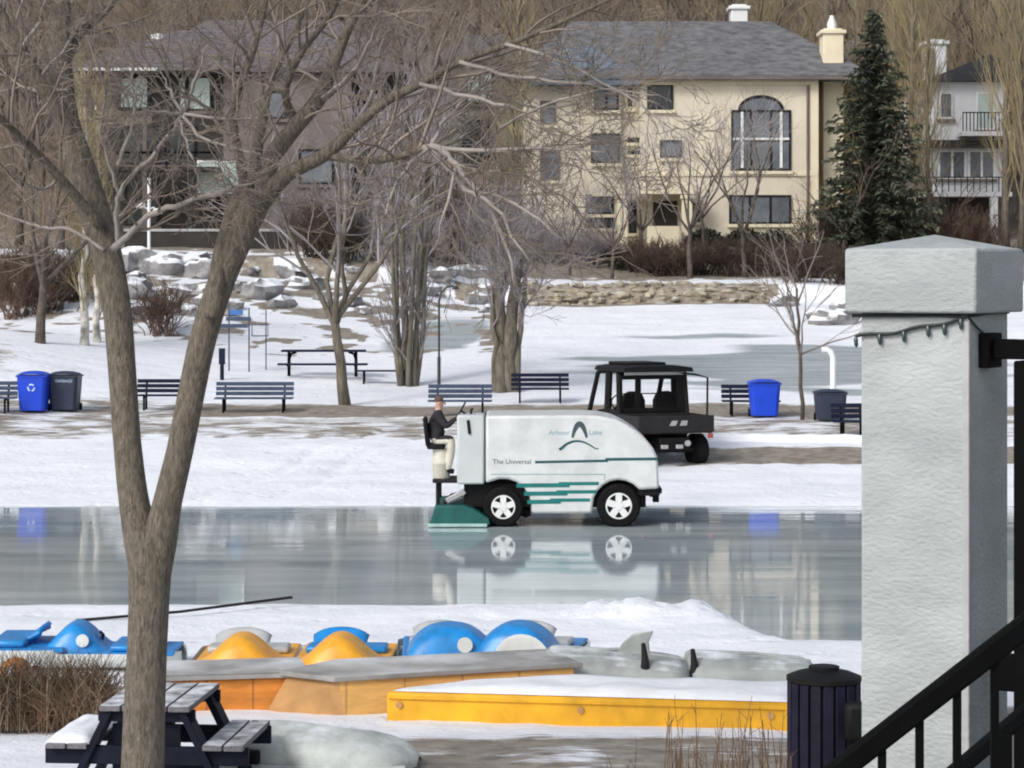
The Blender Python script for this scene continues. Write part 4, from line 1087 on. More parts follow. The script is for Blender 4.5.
def dark_house():
    Y = 105.0; t = house_root('dark_house', 190, Y, 'dark brown house with mauve hip roof on the left behind the trees')
    base = 5.0; ze = PZ(73,Y)
    MB().box(PX(98,Y), PX(352,Y), Y, Y+11, base, ze).build('wall', M['siding_dark'], t, world=True, smooth=False)
    MB().box(PX(118,Y), PX(152,Y), Y-.05, Y-.001, PZ(124,Y), PZ(110,Y)).box(PX(98,Y), PX(117,Y), Y-.05, Y-.001, PZ(120,Y), ze-.05).build('panel_band', M['siding_olive'], t, world=True, smooth=False)
    MB().box(PX(225,Y), PX(352,Y), Y-.6, Y-.001, base, ze-.1).build('side_wing', M['siding_taupe'], t, world=True, smooth=False)
    hip_roof(t, PX(86,Y), PX(214,Y), Y-1.0, Y+9, ze, 2.2, 3.4, .2, M['roof_mauve'], .35, 'porch_roof')
    hip_roof(t, PX(140,Y), PX(392,Y), Y-.4, Y+11, ze-.04, 2.85, 2.8, 3.2, M['roof_mauve'], .6)
    MB().box(PX(84,Y), PX(162,Y), Y-1.50, Y-1.36, ze-.02, ze+.10).build('gutter', M['siding_white'], t, world=True, smooth=False)
    gp = M['glass_pale']
    window(t, 117,75,151,111, Y, M['frame_dark'], gp, 1, 1, fw=.16)
    window(t, 178,76,187,111, Y, M['frame_dark'], gp); window(t, 188,76,212,111, Y, M['frame_dark'], gp)
    window(t, 96,74,107,102, Y, M['siding_taupe'], M['glass_grey'])
    window(t, 120,126,166,165, Y, M['frame_dark'], M['glass_dark'], 2, 1); window(t, 168,126,196,165, Y, M['frame_dark'], M['glass_dark'])
    window(t, 199,161,246,194, Y, M['white_paint'], gp, 2, 1, off=.62)
    window(t, 125,178,160,226, Y, M['frame_dark'], M['glass_dark']); window(t, 262,92,288,120, Y, M['frame_dark'], M['glass_grey'], off=.6); window(t, 300,150,335,185, Y, M['frame_dark'], M['glass_grey'], off=.6)
    MB().box(PX(112,Y), PX(222,Y), Y-2.2, Y-.7, PZ(173,Y), PZ(169,Y)).build('deck', M['siding_dark'], t, world=True, smooth=False)
    for x in (115, 152, 196): MB().box(PX(x,Y)-.09, PX(x,Y)+.09, Y-2.15, Y-1.97, base, PZ(112 if x == 152 else 173,Y)).build('post', M['siding_taupe'] if x == 152 else M['siding_dark'], t, world=True, smooth=False)
    MB().box(PX(112,Y), PX(222,Y), Y-2.2, Y-2.14, PZ(156,Y), PZ(154,Y)).build('deck_rail', M['black_metal'], t, world=True, smooth=False)
    Y2 = Y+3; MB().tube([Vector((PX(158,Y2),Y2,ze+.8))-t.location, Vector((PX(158,Y2),Y2,PZ(42,Y2)))-t.location], .12, 8).lathe([(.16,0),(.34,.1),(.30,.36),(.05,.42)], 10, Matrix.Translation(Vector((PX(158,Y2),Y2,PZ(43,Y2)))-t.location)).build('roof_vent', M['siding_white'], t)
    chimney(t, 322,12,341,40, Y+5, M['siding_taupe'], 1.1)
dark_house()

def white_house():
    Y = 112.0; t = house_root('white_house', 965, Y, 'narrow white house with black roof and two balconies at the right')
    base = 5.2; ze = PZ(82,Y); X0, X1 = PX(927,Y), PX(1008,Y)
    MB().box(X0, X1, Y, Y+9, PZ(192,Y), ze).box(X0+.8, X1-.2, Y+1.5, Y+9, base, PZ(192,Y)-.002).build('wall', M['siding_white'], t, world=True, smooth=False)
    MB().box(X0+.805, X1-.205, Y+1.44, Y+1.499, base, PZ(195,Y)).build('lower_wall', M['siding_dark'], t, world=True, smooth=False)
    b = MB(); xa, xb, xp = PX(921,Y), PX(1040,Y), PX(1004,Y)
    b.v = [Vector(p) for p in ((xa,Y-.5,ze),(xb,Y-.5,ze),(xb,Y+9.5,ze),(xa,Y+9.5,ze),(xp,Y+3.2,PZ(54,Y+3.2)),(xp+.5,Y+6,PZ(54,Y+3.2)))]
    for q in ((0,3,2,1),(0,1,4),(1,2,5,4),(2,3,5),(3,0,4,5)): b.face(q)
    b.build('roof', M['roof_black'], t, world=True, smooth=False)
    c = chimney(t, 925,39,948,84, Y+1.2, M['siding_white'], 1.3, PZ(84,Y))
    MB().box(PX(933,Y)-.0, PX(939,Y), Y+1.14, Y+1.198, PZ(80,Y), PZ(46,Y)).build('chimney_flue', M['siding_taupe'], c, world=False).location = -t.location
    window(t, 939,92,953,119, Y, M['siding_white'], M['glass_grey']); window(t, 976,92,995,130, Y, M['white_paint'], M['glass_pale'], name='balcony_door')
    window(t, 938,150,966,179, Y, M['white_paint'], M['glass_grey'], 2); window(t, 968,150,995,179, Y, M['white_paint'], M['glass_grey'], 2)
    for (xa, xb, zt, zb, nm) in ((957,1008,114,133,'balcony'),(918,1006,178,193,'balcony')):
        b = MB(); A, C = PX(xa,Y), PX(xb,Y); T, B = PZ(zt,Y), PZ(zb,Y)
        b.box(A, C, Y-1.4, Y-.003, B-.2, B)
        o = b.build(nm, M['siding_white'], t, world=True, smooth=False)
        r = MB(); r.box(A, C, Y-1.4, Y-1.34, T-.05, T)
        n = 14
        for i in range(n+1):
            x = A+(C-A-.05)*i/n; r.box(x, x+.04, Y-1.39, Y-1.35, B+.001, T-.052)
        r.v = [p-t.location for p in r.v]; r.build('railing', M['black_metal'], o, smooth=False)
    MB().box(PX(928,Y), PX(1003,Y), Y-.9, Y-.004, PZ(148,Y), PZ(141,Y)).build('awning', M['siding_dark'], t, world=True, smooth=False)
    MB().box(PX(985,Y), PX(992,Y), Y-1.35, Y-1.0, base, PZ(193,Y)-.21).build('post', M['white_paint'], t, world=True, smooth=False)
white_house()

def olive_house():
    Y = 124.0; t = house_root('olive_house', 488, Y, 'olive grey house mostly hidden by bare trees between the other two')
    base = t.location.z-1; ze = PZ(62,Y)
    MB().box(PX(440,Y), PX(532,Y), Y, Y+9, base, ze).build('wall', M['siding_olive'], t, world=True, smooth=False)
    hip_roof(t, PX(440,Y), PX(532,Y), Y, Y+9, ze, 1.8, 1.6, 1.6, M['roof_grey'], .4)
    window(t, 466,72,493,104, Y, M['frame_dark'], M['glass_pale'], 2); window(t, 462,120,490,170, Y, M['frame_dark'], M['glass_dark'])
olive_house()
def far_house(name, label, x0, x1, ye, yr, Y, wall, roof, win=()):
    t = house_root(name, (x0+x1)/2, Y, label); base = t.location.z-3; ze = PZ(ye,Y)
    MB().box(PX(x0,Y), PX(x1,Y), Y, Y+9, base, ze).build('wall', wall, t, world=True, smooth=False)
    hip_roof(t, PX(x0,Y), PX(x1,Y), Y, Y+9, ze, PZ(yr,Y)-ze, 2.5, 2.5, roof, .4)
    for w in win: window(t, *w, Y, M['frame_dark'], M['glass_grey'])
far_house('hillside_house', 'grey roofed house up the slope right of the cream chimney', 838, 900, 62, 18, 128, M['siding_taupe'], M['roof_grey'], ((848,66,858,80),))
far_house('hillside_house', 'pale grey house at the top right edge of the hillside', 955, 1090, -8, -60, 160, M['siding_white'], M['roof_grey'], ((985,-2,1000,16),(1030,-2,1050,16)))
far_house('hillside_house', 'dark roofed house high on the slope above the spruce', 822, 890, 10, -22, 150, M['siding_taupe'], M['roof_black'], ((838,13,846,22),(862,13,872,22)))

# ------------------------------------------------------------------ stone retaining wall and boulders
def stone_wall(px0, px1, Y, z0, z1, label, m, rows=4, seed=1):
    rnd = random.Random(seed); b = MB(); X0, X1 = PX(px0,Y), PX(px1,Y)
    for r in range(rows):
        x = X0+rnd.uniform(0,.3); z = z0+(z1-z0)*(r+.5)/rows
        while x < X1:
            w = rnd.uniform(.16,.40); hh = (z1-z0)/rows*rnd.uniform(.62,.85)
            b.lump((x+w, Y+.16*r+rnd.uniform(-.12,.12), z+rnd.uniform(-.06,.06)), (w*1.05,.34,hh), rnd.random()*50, .6, 8, 6); x += 2*w*.86
    t = b.build('stone_wall', m, sharp=35); tag(t, label, 'stone wall'); return t
stone_wall(520, 775, 92.5, 3.45, 4.35, 'long dry stone retaining wall in front of the cream house garden', M['wall_stone'], 5, 2)
def boulders():
    rnd = random.Random(5); base = None
    spots = [(132,262,1.0),(148,266,1.1),(166,268,.9),(184,266,1.1),(203,270,.9),(125,290,.9),(137,312,.8),(196,292,.7),(206,300,.6),(120,305,.8),(290,268,.9),(305,282,.8),(262,290,.8),(280,300,.7),(330,295,.6),(440,272,.7),(425,288,.6),(465,270,.7),(785,300,.6),(832,318,.9),(845,308,1.0)]
    for _ in range(24): spots.append((rnd.uniform(112,500), rnd.uniform(258,312), rnd.uniform(.3,.6)))
    protos = []
    for k in range(4):
        b = MB(); b.lump((0,0,.25), (.8,.6,.5), 10+k*3, .75, 12, 8); protos.append(b)
    objs = []
    for i, (x, y, s) in enumerate(spots):
        p = G(x, y+6, 60)
        if i < 4: o = protos[i].build('boulder', M['rock'], sharp=48)
        else: o = objs[i % 4].copy(); COL.objects.link(o)
        o.location = p-Vector((0,0,.12*s)); o.rotation_euler = (0,0,rnd.uniform(0,6)); sc = s*rnd.uniform(.85,1.15); o.scale = (sc*1.1, sc, sc)
        lab = 'grey boulder with snow on top in the rock garden left of centre' if x < 350 else ('grey snowy boulder on the bank behind the slender trees' if x < 500 else 'snowy boulder on the far bank near the stucco pillar')
        tag(o, lab, 'boulder', 'snowy boulders'); objs.append(o)
boulders()
# low fence wall along the street below the dark house
def street_wall():
    Y = 98.5; X0, X1 = PX(125,Y), PX(432,Y); z = H((X0+X1)/2, Y)
    t = empty('street_wall', ((X0+X1)/2, Y, z), 'low grey wall with pale rail below the dark house', 'wall')
    w = (X1-X0)/2; top = PZ(229,Y)-z
    MB().box(-w, w, -.15, .15, -.6, top-.12).build('wall', M['siding_dark'], t, smooth=False)
    MB().box(-w-.03, w+.03, -.2, .2, top-.11, top).build('coping', M['concrete'], t, bevel=.02)
street_wall()

# ------------------------------------------------------------------ trees
def twigs(rnd, mb, p, d, L, r, lvl, maxl, sp, up=.25, wander=.22, nb=4, minr=.004, tmb=None):
    """one branch and, recursively, its side branches"""
    n = 5 if lvl < maxl else 3
    pts = [p.copy()]; rad = [r]; dd = d.copy()
    for i in range(n):
        dd = (dd+Vector((rnd.gauss(0,wander), rnd.gauss(0,wander), rnd.gauss(0,wander)+up*.18))).normalized()
        p = p+dd*(L/n); pts.append(p.copy()); rad.append(max(minr, r*(1-.72*(i+1)/n)))
    k = 6 if r > .04 else (4 if r > .015 else 3)
    (tmb if (tmb and lvl <= 1) else mb).tube(pts, rad, k, False)
    if lvl >= maxl: return
    c = nb if lvl > 0 else nb+2
    for j in range(c):
        u = .25+.75*(j+rnd.random())/c; f = u*n; i = min(n-1, int(f)); q = pts[i].lerp(pts[i+1], f-i)
        base = (pts[i+1]-pts[i]).normalized()
        a = base.orthogonal().normalized(); a = Matrix.Rotation(rnd.uniform(0,2*PI),3,base) @ a
        e = (base*math.cos(sp)+a*math.sin(sp)*rnd.uniform(.7,1.2)+Vector((0,0,up*.4))).normalized()
        twigs(rnd, mb, q, e, L*rnd.uniform(.42,.68)*(1.1-.35*u), max(minr, rad[i]*.58), lvl+1, maxl, sp, up, wander, nb, minr, tmb)

def bare_tree(seed, h, r, style):
    """returns (trunk, crown) builders with the base at the origin"""
    rnd = random.Random(seed); tr, cr = MB(), MB()
    if style == 'spread':
        fork = h*rnd.uniform(.22,.34); pts = [Vector((0,0,-.3))]; rad = [r*1.25]
        lean = Vector((rnd.gauss(0,.06), rnd.gauss(0,.06), 1))
        for i in range(4): pts.append(Vector((lean.x*fork*(i+1)/4+rnd.gauss(0,.03), lean.y*fork*(i+1)/4, fork*(i+1)/4))); rad.append(r*(1-.08*i))
        tr.tube(pts, rad, 9)
        n = rnd.randint(4,6)
        for i in range(n):
            a = 2*PI*i/n+rnd.uniform(-.4,.4); t = rnd.uniform(.30,.75)
            d = Vector((math.cos(a)*math.sin(t), math.sin(a)*math.sin(t), math.cos(t)))
            twigs(rnd, cr, pts[-1]-Vector((0,0,.05*i)), d, h*rnd.uniform(.55,.75), r*.55, 1, 4, .62, .35, .16, 4, .006, tr)
    elif style == 'column':
        pts = [Vector((0,0,-.3))]; rad = [r*1.2]; n = 12
        for i in range(n): pts.append(Vector((rnd.gauss(0,.05), rnd.gauss(0,.05), h*(i+1)/n))); rad.append(max(.01, r*(1-.9*(i+1)/n)))
        tr.tube(pts, rad, 8)
        for j in range(62):
            u = .08+.9*j/62; q = Vector((0,0,h*u)); a = j*2.4+rnd.uniform(-.5,.5); t = rnd.uniform(.22,.50)
            d = Vector((math.cos(a)*math.sin(t), math.sin(a)*math.sin(t), math.cos(t)))
            twigs(rnd, cr, q, d, h*rnd.uniform(.13,.24)*(1.15-.6*u), r*.22, 2, 4, .38, .6, .12, 4, .006)
    elif style == 'multi':
        for s in range(9):
            a = 2*PI*s/9+rnd.uniform(-.3,.3); t = rnd.uniform(.02,.13); x, y = .20*math.cos(a)*rnd.uniform(.2,1.3), .20*math.sin(a)
            p = Vector((x,y,-.3)); d = Vector((math.cos(a)*t, math.sin(a)*t, 1)).normalized(); pts = [p]; rad = [r*.62]
            for i in range(8): p = p+d*(h/8)*rnd.uniform(.8,1.0)+Vector((rnd.gauss(0,.05), rnd.gauss(0,.05), 0)); pts.append(p.copy()); rad.append(r*.62*(1-.11*(i+1)))
            tr.tube(pts, rad, 6)
            for j in range(9):
                i = rnd.randint(1,7); a2 = rnd.uniform(0,2*PI); t2 = rnd.uniform(.25,.6)
                twigs(rnd, cr, pts[i], Vector((math.cos(a2)*math.sin(t2), math.sin(a2)*math.sin(t2), math.cos(t2))), h*rnd.uniform(.10,.2), r*.2, 2, 4, .5, .5, .14, 4, .006)
    elif style == 'sapling':
        pts = [Vector((0,0,-.2))]; rad = [r]
        for i in range(8): pts.append(Vector((rnd.gauss(0,.03)-.02*i, rnd.gauss(0,.03), h*.62*(i+1)/8))); rad.append(r*(1-.06*i))
        tr.tube(pts, rad, 7)
        for j in range(9):
            q = pts[rnd.randint(4,8)]; a = rnd.uniform(0,2*PI); t = rnd.uniform(.4,1.1)
            twigs(rnd, cr, q, Vector((math.cos(a)*math.sin(t), .6*math.sin(a)*math.sin(t), math.cos(t))), h*rnd.uniform(.22,.48), r*.5, 2, 4, .6, .2, .15, 3, .007)
    elif style == 'shrub':
        for j in range(46):
            a = rnd.uniform(0,2*PI); t = rnd.uniform(.1,.85); q = Vector((rnd.gauss(0,.25), rnd.gauss(0,.25), -.05))
            twigs(rnd, cr, q, Vector((math.cos(a)*math.sin(t), math.sin(a)*math.sin(t), math.cos(t))), h*rnd.uniform(.6,1.05), r, 2, 4, .5, .25, .18, 5, .006)
    return tr, cr
def plant(seed, h, r, style, loc, name, label, cat, tm, cm, group=None):
    tr, cr = bare_tree(seed, h, r, style)
    if not tr.v: o = cr.build(name, cm, sharp=180, loc=loc); return tag(o, label, cat, group)
    t = empty(name, loc, label, cat, group)
    tr.build('trunk', tm, t, sharp=180); cr.build('crown', cm, t, sharp=180)
    return t
def again(o, loc, rz, sc, label, group=None):
    c = copy_tree(o); c.location = loc; c.rotation_euler = (0,0,rz); c.scale = (sc,)*3 if isinstance(sc, (int, float)) else sc; c['label'] = label
    if group: c['group'] = group
    return c

# --- the forked tree in the foreground (its stems and limbs follow the real tree's lines)
def main_tree():
    Y = 19.0; k = Y/F; base = onground(PX(142,Y), Y)
    t = empty('forked_tree', base, 'large forked bare tree in the foreground left, trunk in front of the picnic table', 'tree')
    rnd = random.Random(3); tr, cr, pl = MB(), MB(), MB()
    def path(pp, dy0=0, dy1=0):
        n = len(pp); out = []; rad = []
        for i, (x, y, r) in enumerate(pp):
            yy = Y+dy0+(dy1-dy0)*i/max(1, n-1)
            out.append(P(x, y, yy)-base); rad.append(r*yy/F)
        # smooth the line
        q, s = [], []
        for i in range(n-1):
            p0, p1, p2, p3 = out[max(i-1,0)], out[i], out[i+1], out[min(i+2,n-1)]
            m = 4
            for j in range(m):
                u = j/m
                q.append(.5*((2*p1)+(p2-p0)*u+(2*p0-5*p1+4*p2-p3)*u*u+(3*p1-p0-3*p2+p3)*u**3)); s.append(rad[i]+(rad[i+1]-rad[i])*u)
        q.append(out[-1]); s.append(rad[-1])
        return q, s
    stems = [
        ([(141,850,26),(142,790,22),(144,720,21),(147,650,20),(149,600,20.5),(150,560,22.5),(152,530,23)],0,0),
        ([(147,575,17),(141,540,17.5),(133,495,15),(127,440,14),(122,370,14),(117,310,14.5),(107,255,15),(94,210,15.5),(80,165,14.5),(66,120,13),(60,70,12.5),(60,20,11),(62,-40,9),(66,-110,6)],0,.5),
        ([(153,580,17),(160,540,17.5),(168,500,14.5),(180,450,13.5),(192,390,13.5),(204,335,13.5),(222,280,13.5),(240,237,14),(259,196,15)],0,-.3),
        ([(212,318,8),(219,265,8.5),(230,222,8),(243,190,7.5),(256,168,7)],-.35,-.1),
    ]
    limbs = [
        ([(257,202,12),(271,160,9.5),(293,130,8.5),(318,100,8),(331,70,7),(345,35,5.5),(362,0,4.5),(385,-50,3)],-.3,.4),
        ([(262,200,11),(288,174,8),(325,155,7),(352,130,5.5),(385,102,5),(420,84,4.5),(460,62,3.6),(520,40,3),(570,18,2.4),(640,-15,1.6)],-.3,-1.2),
        ([(256,200,9),(256,160,6),(262,120,5.5),(270,80,5),(290,40,4),(312,-12,3)],-.3,.9),
        ([(250,206,8),(240,160,4.6),(233,110,4),(250,62,3.2),(262,20,2.6),(270,-20,2)],-.3,-.9),
        ([(300,126,5),(285,95,4),(300,55,3.4),(330,15,3),(345,-20,2.5)],0,-.6),
        ([(72,146,9),(58,110,8),(35,75,7.5),(12,35,7),(-12,-5,6)],.3,.0),
        ([(64,62,8),(78,35,5),(104,12,4.2),(130,-20,3)],.5,1.0),
        ([(101,226,6),(60,178,5),(25,142,4),(0,118,3.5),(-40,84,3)],.1,-.8),
        ([(330,156,5),(380,160,3.8),(428,147,4)],-.5,-.95),
    ]
    pale = [
        ([(114,248,5),(126,236,4.2),(150,215,3.8),(185,202,3.3),(222,192,2.6),(262,178,2)],0,-.9),
        ([(118,246,3.4),(118,205,3.1),(124,185,2.8),(150,160,2.7),(172,132,2.6),(184,113,2.6),(195,82,2),(208,45,1.4)],0,-.7),
        ([(182,114,2.2),(158,112,1.9),(138,108,1.3)],-.6,-.8), ([(184,114,2.4),(225,118,2.1),(262,116,1.4)],-.6,-.9),
        ([(183,116,2.2),(206,140,2.0),(246,150,1.5),(262,155,1)],-.6,-1), ([(182,112,2.2),(170,92,1.9),(160,70,1.2)],-.6,-.5), ([(180,120,1.8),(190,150,1.6),(197,175,1.1)],-.6,-.9),
        ([(122,200,2.6),(110,165,2.3),(100,130,1.8),(104,90,1.4),(88,40,1)],0,-.6),
        ([(118,165,2.5),(130,130,2.2),(134,90,1.9),(128,50,1.4)],-.3,.3),
        ([(424,148,4.2),(440,148,4.4),(456,165,4.2),(480,196,3.8),(502,232,3),(516,290,1.6)],-.95,-1.6), ([(432,150,3.4),(466,190,3),(492,205,2.6),(530,262,2)],-1,-1.9), ([(440,150,2.8),(470,182,2.4),(466,230,2)],-1,-1.3),
        ([(432,146,3.4),(470,152,3),(540,149,2.4),(605,152,1.4)],-1,-1.8), ([(432,144,3),(448,118,2.6),(482,86,2.2),(560,58,1.2)],-1,-.4),
        ([(432,146,2.6),(405,170,2.4),(388,205,1.9),(380,240,1.3)],-1,-1.4), ([(456,166,2.6),(448,200,2.2),(436,246,1.4)],-1.2,-1.8),
        ([(478,192,2.6),(520,205,2.2),(560,238,1.4)],-1.3,-2.2), ([(455,165,2.6),(500,170,2.2),(550,188,1.6),(590,222,1)],-1.2,-.7),
        ([(420,84,3),(470,97,2.5),(520,112,2),(572,150,1.5),(600,190,1)],-.9,-1.6), ([(388,101,3),(432,90,2.4),(486,94,2),(540,108,1.5),(610,100,1)],-.7,.2),
        ([(460,62,2.8),(520,78,2.2),(590,85,1.6),(660,104,1)],-1,-1.8), ([(505,44,2.4),(560,60,2),(620,92,1.5),(700,150,.9)],-1.2,-2.0),
        ([(500,128,1.9),(545,105,1.7),(600,92,1.3),(660,95,.9)],-1.2,-1.9), ([(352,128,2.8),(372,92,2.4),(380,50,2),(405,0,1.6)],-.6,.3),
        ([(322,98,3),(352,75,2.4),(372,38,1.9),(380,8,1.3)],-.1,-.6), ([(20,50,3),(40,20,2.4),(52,-20,1.8)],.1,-.5), ([(38,80,2.5),(70,40,1.9),(88,10,1.4)],.2,-.6),
        ([(104,250,2.6),(70,230,2.2),(30,225,1.7),(-20,200,1.2)],.1,.6),([(60,176,2.6),(40,190,2),(10,170,1.5)],0,-.6),
    ]
    for pp, a, c in stems: q, s = path(pp, a, c); tr.tube(q, s, 14)
    tips = []
    for pp, a, c in limbs:
        q, s = path(pp, a, c); tr.tube(q, s, 9); tips.append((q, s, 1))
    for pp, a, c in pale:
        pp = list(pp); pp = [(a_, b_, c_*.82) for a_, b_, c_ in pp]; pp[-1] = (pp[-1][0], pp[-1][1], .35); q, s = path(pp, a, c)
        q = [v+Vector((rnd.gauss(0,.008), rnd.gauss(0,.01), rnd.gauss(0,.008))) if 1 < i < len(q)-1 else v for i, v in enumerate(q)]; pl.tube(q, s, 6); tips.append((q, s, 0))
    for q, s, big in tips:
        n = len(q); cnt = 9 if big else 9
        for j in range(cnt):
            i = int((.22+.76*(j+rnd.random())/cnt)*(n-1)); i = max(1, min(n-2, i))
            b = (q[i+1]-q[i]).normalized(); a = Matrix.Rotation(rnd.uniform(0,2*PI),3,b) @ b.orthogonal().normalized()
            d = (b*.75+a*.75+Vector((0,0,.12))).normalized()
            twigs(rnd, cr, q[i], d, rnd.uniform(.45,1.0)*(1.15 if big else .75), min(s[i]*.55, .016), 2, 4, .55, .12, .17, 4, .0026)
    tr.build('trunk', M['bark'], t, sharp=180)
    o0 = len(cr.v); cr.v += pl.v
    for f in pl.f: cr.f.append([i+o0 for i in f]); cr.mi.append(1)
    cr.build('crown', [M['twig'], M['twig_pale']], t, sharp=180)
main_tree()

# --- trees on the middle ground
def at(px, py, lo=50): return G(px, py, lo)
plant(11, 8.3, .15, 'spread', at(346,405), 'bare_tree', 'small forked bare tree standing in front of the dark picnic table', 'tree', M['bark_olive'], M['twig_mauve'])
plant(12, 9.4, .15, 'multi', at(408,386,56), 'bare_tree', 'slender multi stemmed bare tree behind the low backless bench', 'tree', M['bark_olive'], M['twig_mauve'])
def thick_trunk():
    p = at(505, 392, 55); t = empty('bare_tree', p, 'thick grey double trunked tree left of the navy bench', 'tree')
    rnd = random.Random(8); tr, cr = MB(), MB()
    for x, r, ln, hh in ((-.13,.20,.0,3.4),(.12,.21,.05,3.5),(.34,.10,.07,3.1),(-.28,.09,-.02,3.2)):
        pts = [Vector((x,rnd.uniform(-.15,.15),-.3))]; rad = [r*1.3]
        for i in range(7): pts.append(Vector((x+ln*i*hh/7+rnd.gauss(0,.03), rnd.gauss(0,.06), hh*(i+1)/7))); rad.append(r*(1-.05*i))
        tr.tube(pts, rad, 9)
        for j in range(6):
            a = 2*PI*j/6+rnd.uniform(-.4,.4); tt = rnd.uniform(.1,.8); i = rnd.randint(4,7)
            twigs(rnd, cr, pts[i], Vector((math.cos(a)*math.sin(tt), math.sin(a)*math.sin(tt), math.cos(tt))), rnd.uniform(1.7,2.9), r*.34, 1, 4, .55, .2, .17, 4, .007)
    tr.build('trunk', M['bark_olive'], t, sharp=180); cr.build('crown', M['twig_mauve'], t, sharp=180)
thick_trunk()
plant(21, 5.3, .055, 'sapling', at(802,420,54), 'sapling', 'thin bare sapling between the blue bin and the square bin', 'sapling', M['bark_dark'], M['twig_grey'])
plant(31, 7.9, .15, 'spread', at(40,343,58), 'bare_tree', 'dark bare tree on the snow bank at far left', 'tree', M['bark_dark'], M['twig_brown'])
plant(32, 8.5, .14, 'column', at(84,345,62), 'birch_tree', 'pale birch trunk just left of the forked tree', 'tree', M['birch'], M['twig_olive'])
plant(33, 8.0, .12, 'column', at(98,342,63), 'birch_tree', 'second thinner pale birch touching the forked tree stem', 'tree', M['birch'], M['twig_olive'])

# --- tall poplars at the right
pop = plant(41, 17, .17, 'column', at(912,246,92), 'poplar_tree', 'tall bare poplar between the spruce and the white house', 'tree', M['bark_olive'], M['twig_olive'], 'tall poplars around the white house')
for x, y, sc, lab in ((897,243,.95,'tall bare poplar close against the spruce'),(928,250,.8,'shorter bare poplar in front of the white house corner'),(1006,250,1.0,'tall olive poplar covering the right side of the white house'),(1022,252,1.1,'tall olive poplar at the right picture edge')):
    again(pop, at(x,y,92), x, (sc,sc,sc), lab)
for x, y, sc, lab in ((518,262,.8,'bare poplar at the left corner of the cream house'),):
    again(pop, at(x,y,93), x, sc, lab)

# --- spruce
def spruce():
    p = at(873, 268, 92); p.y = 101; p.x = PX(873,101); p.z = H(p.x,101)
    t = empty('spruce_tree', p, 'dark green spruce to the right of the cream house', 'tree'); h = PZ(8,101)-p.z; rnd = random.Random(4)
    MB().tube([(0,0,-.3),(0,0,h*.5),(0,0,h)], [.22,.14,.02], 8).build('trunk', M['bark_dark'], t)
    b = MB(); n = 46
    for w in range(n):
        u = w/n; z = .4+(h-.5)*(u+rnd.uniform(-.008,.008))**.95 if w else .4; Rr = (3.1*(1-u)**.85+.15)
        m = 9 if u < .8 else 6
        for j in range(m):
            a = 2*PI*j/m+w*.7+rnd.uniform(-.2,.2); L = Rr*rnd.uniform(.5,1.2); dz = -rnd.uniform(.1,.42)*L*(1-.5*u); zj = rnd.uniform(-.2,.2)
            tip = Vector((math.cos(a)*L, math.sin(a)*L, 0)); side = Vector((-math.sin(a), math.cos(a), 0)); nn = max(6, int(L*13))
            for k in range(nn):
                v = (k+.5)/nn; q = Vector((0,0,z+zj))+tip*v+side*rnd.gauss(0,.05)+Vector((0,0,dz*(v**1.3)+.16*L*max(0,v-.7)+rnd.gauss(0,.07)))
                for sg in (-1, 1):
                    e = side*sg*(.36*(1-.5*v)*rnd.uniform(.3,1.3)*min(1, L))+tip.normalized()*rnd.uniform(.02,.22)+Vector((0,0,rnd.uniform(-.24,.08)))
                    wv = tip.normalized()*.09+Vector((0,0,.05*rnd.uniform(-1,1)))
                    i0 = len(b.v); b.v += [q-wv, q+wv, q+e]; b.face([i0, i0+1, i0+2])
                i0 = len(b.v); b.v += [q+side*.06, q-side*.06, q+tip.normalized()*.26+Vector((0,0,-.10*rnd.random()))]; b.face([i0, i0+1, i0+2])
    b.build('crown', M['needles'], t, smooth=False)
spruce()

# --- garden trees and shrubs between and before the houses
gt = [plant(51, 9.5, .16, 'spread', Vector((0,0,0)), 'garden_tree', '', 'tree', M['bark_dark'], M['twig_grey'], 'bare garden trees around the houses'),
      plant(52, 8.5, .13, 'spread', Vector((0,0,0)), 'garden_tree', '', 'tree', M['bark_dark'], M['twig_brown'], 'bare garden trees around the houses'),
      plant(53, 7.0, .11, 'spread', Vector((0,0,0)), 'garden_tree', '', 'tree', M['bark_dark'], M['twig_mauve'], 'bare garden trees around the houses')]
used = set()
def garden(k, px, Y, sc, label):
    o = gt[k]; loc = onground(PX(px,Y), Y)
    if k in used: return again(o, loc, px*.7, sc, label)
    used.add(k); o.location = loc; o.scale = (sc,)*3; o.rotation_euler = (0,0,px*.7); o['label'] = label; return o
for a in ((2,640,101,.8,'small bare tree before the porch of the cream house'),(2,570,99,.55,'mauve bare tree before the left wing of the cream house'),(1,705,103,.62,'low bare tree left of the tall arched window'),
          (0,365,100,.95,'grey bare tree right of the dark house wing'),(0,420,103,1.05,'tall grey bare tree between the dark and olive houses'),(1,455,108,1.0,'brown bare tree in front of the olive house'),
          (2,385,94,.85,'mauve bare tree above the slender multi stemmed tree'),(1,505,112,1.05,'brown bare tree between the olive and cream houses'),(1,62,96,.8,'brown bare tree left of the dark house'),(0,20,99,1.0,'grey bare tree at the left edge beside the dark house'),
          (1,108,100,.6,'low brown tree at the left corner of the dark house'),(1,-15,92,.9,'brown bare tree past the left edge'),(2,690,97,.95,'thin bare tree with spreading limbs before the cream facade'),(2,612,97,.62,'mauve bare tree reaching up below the bay roof of the cream house'),(0,745,98,.7,'grey bare tree below the tall arched window'),(1,842,100,.55,'low brown tree left of the spruce foot'),(1,955,104,.5,'low brown tree under the white house balcony')):
    garden(*a)
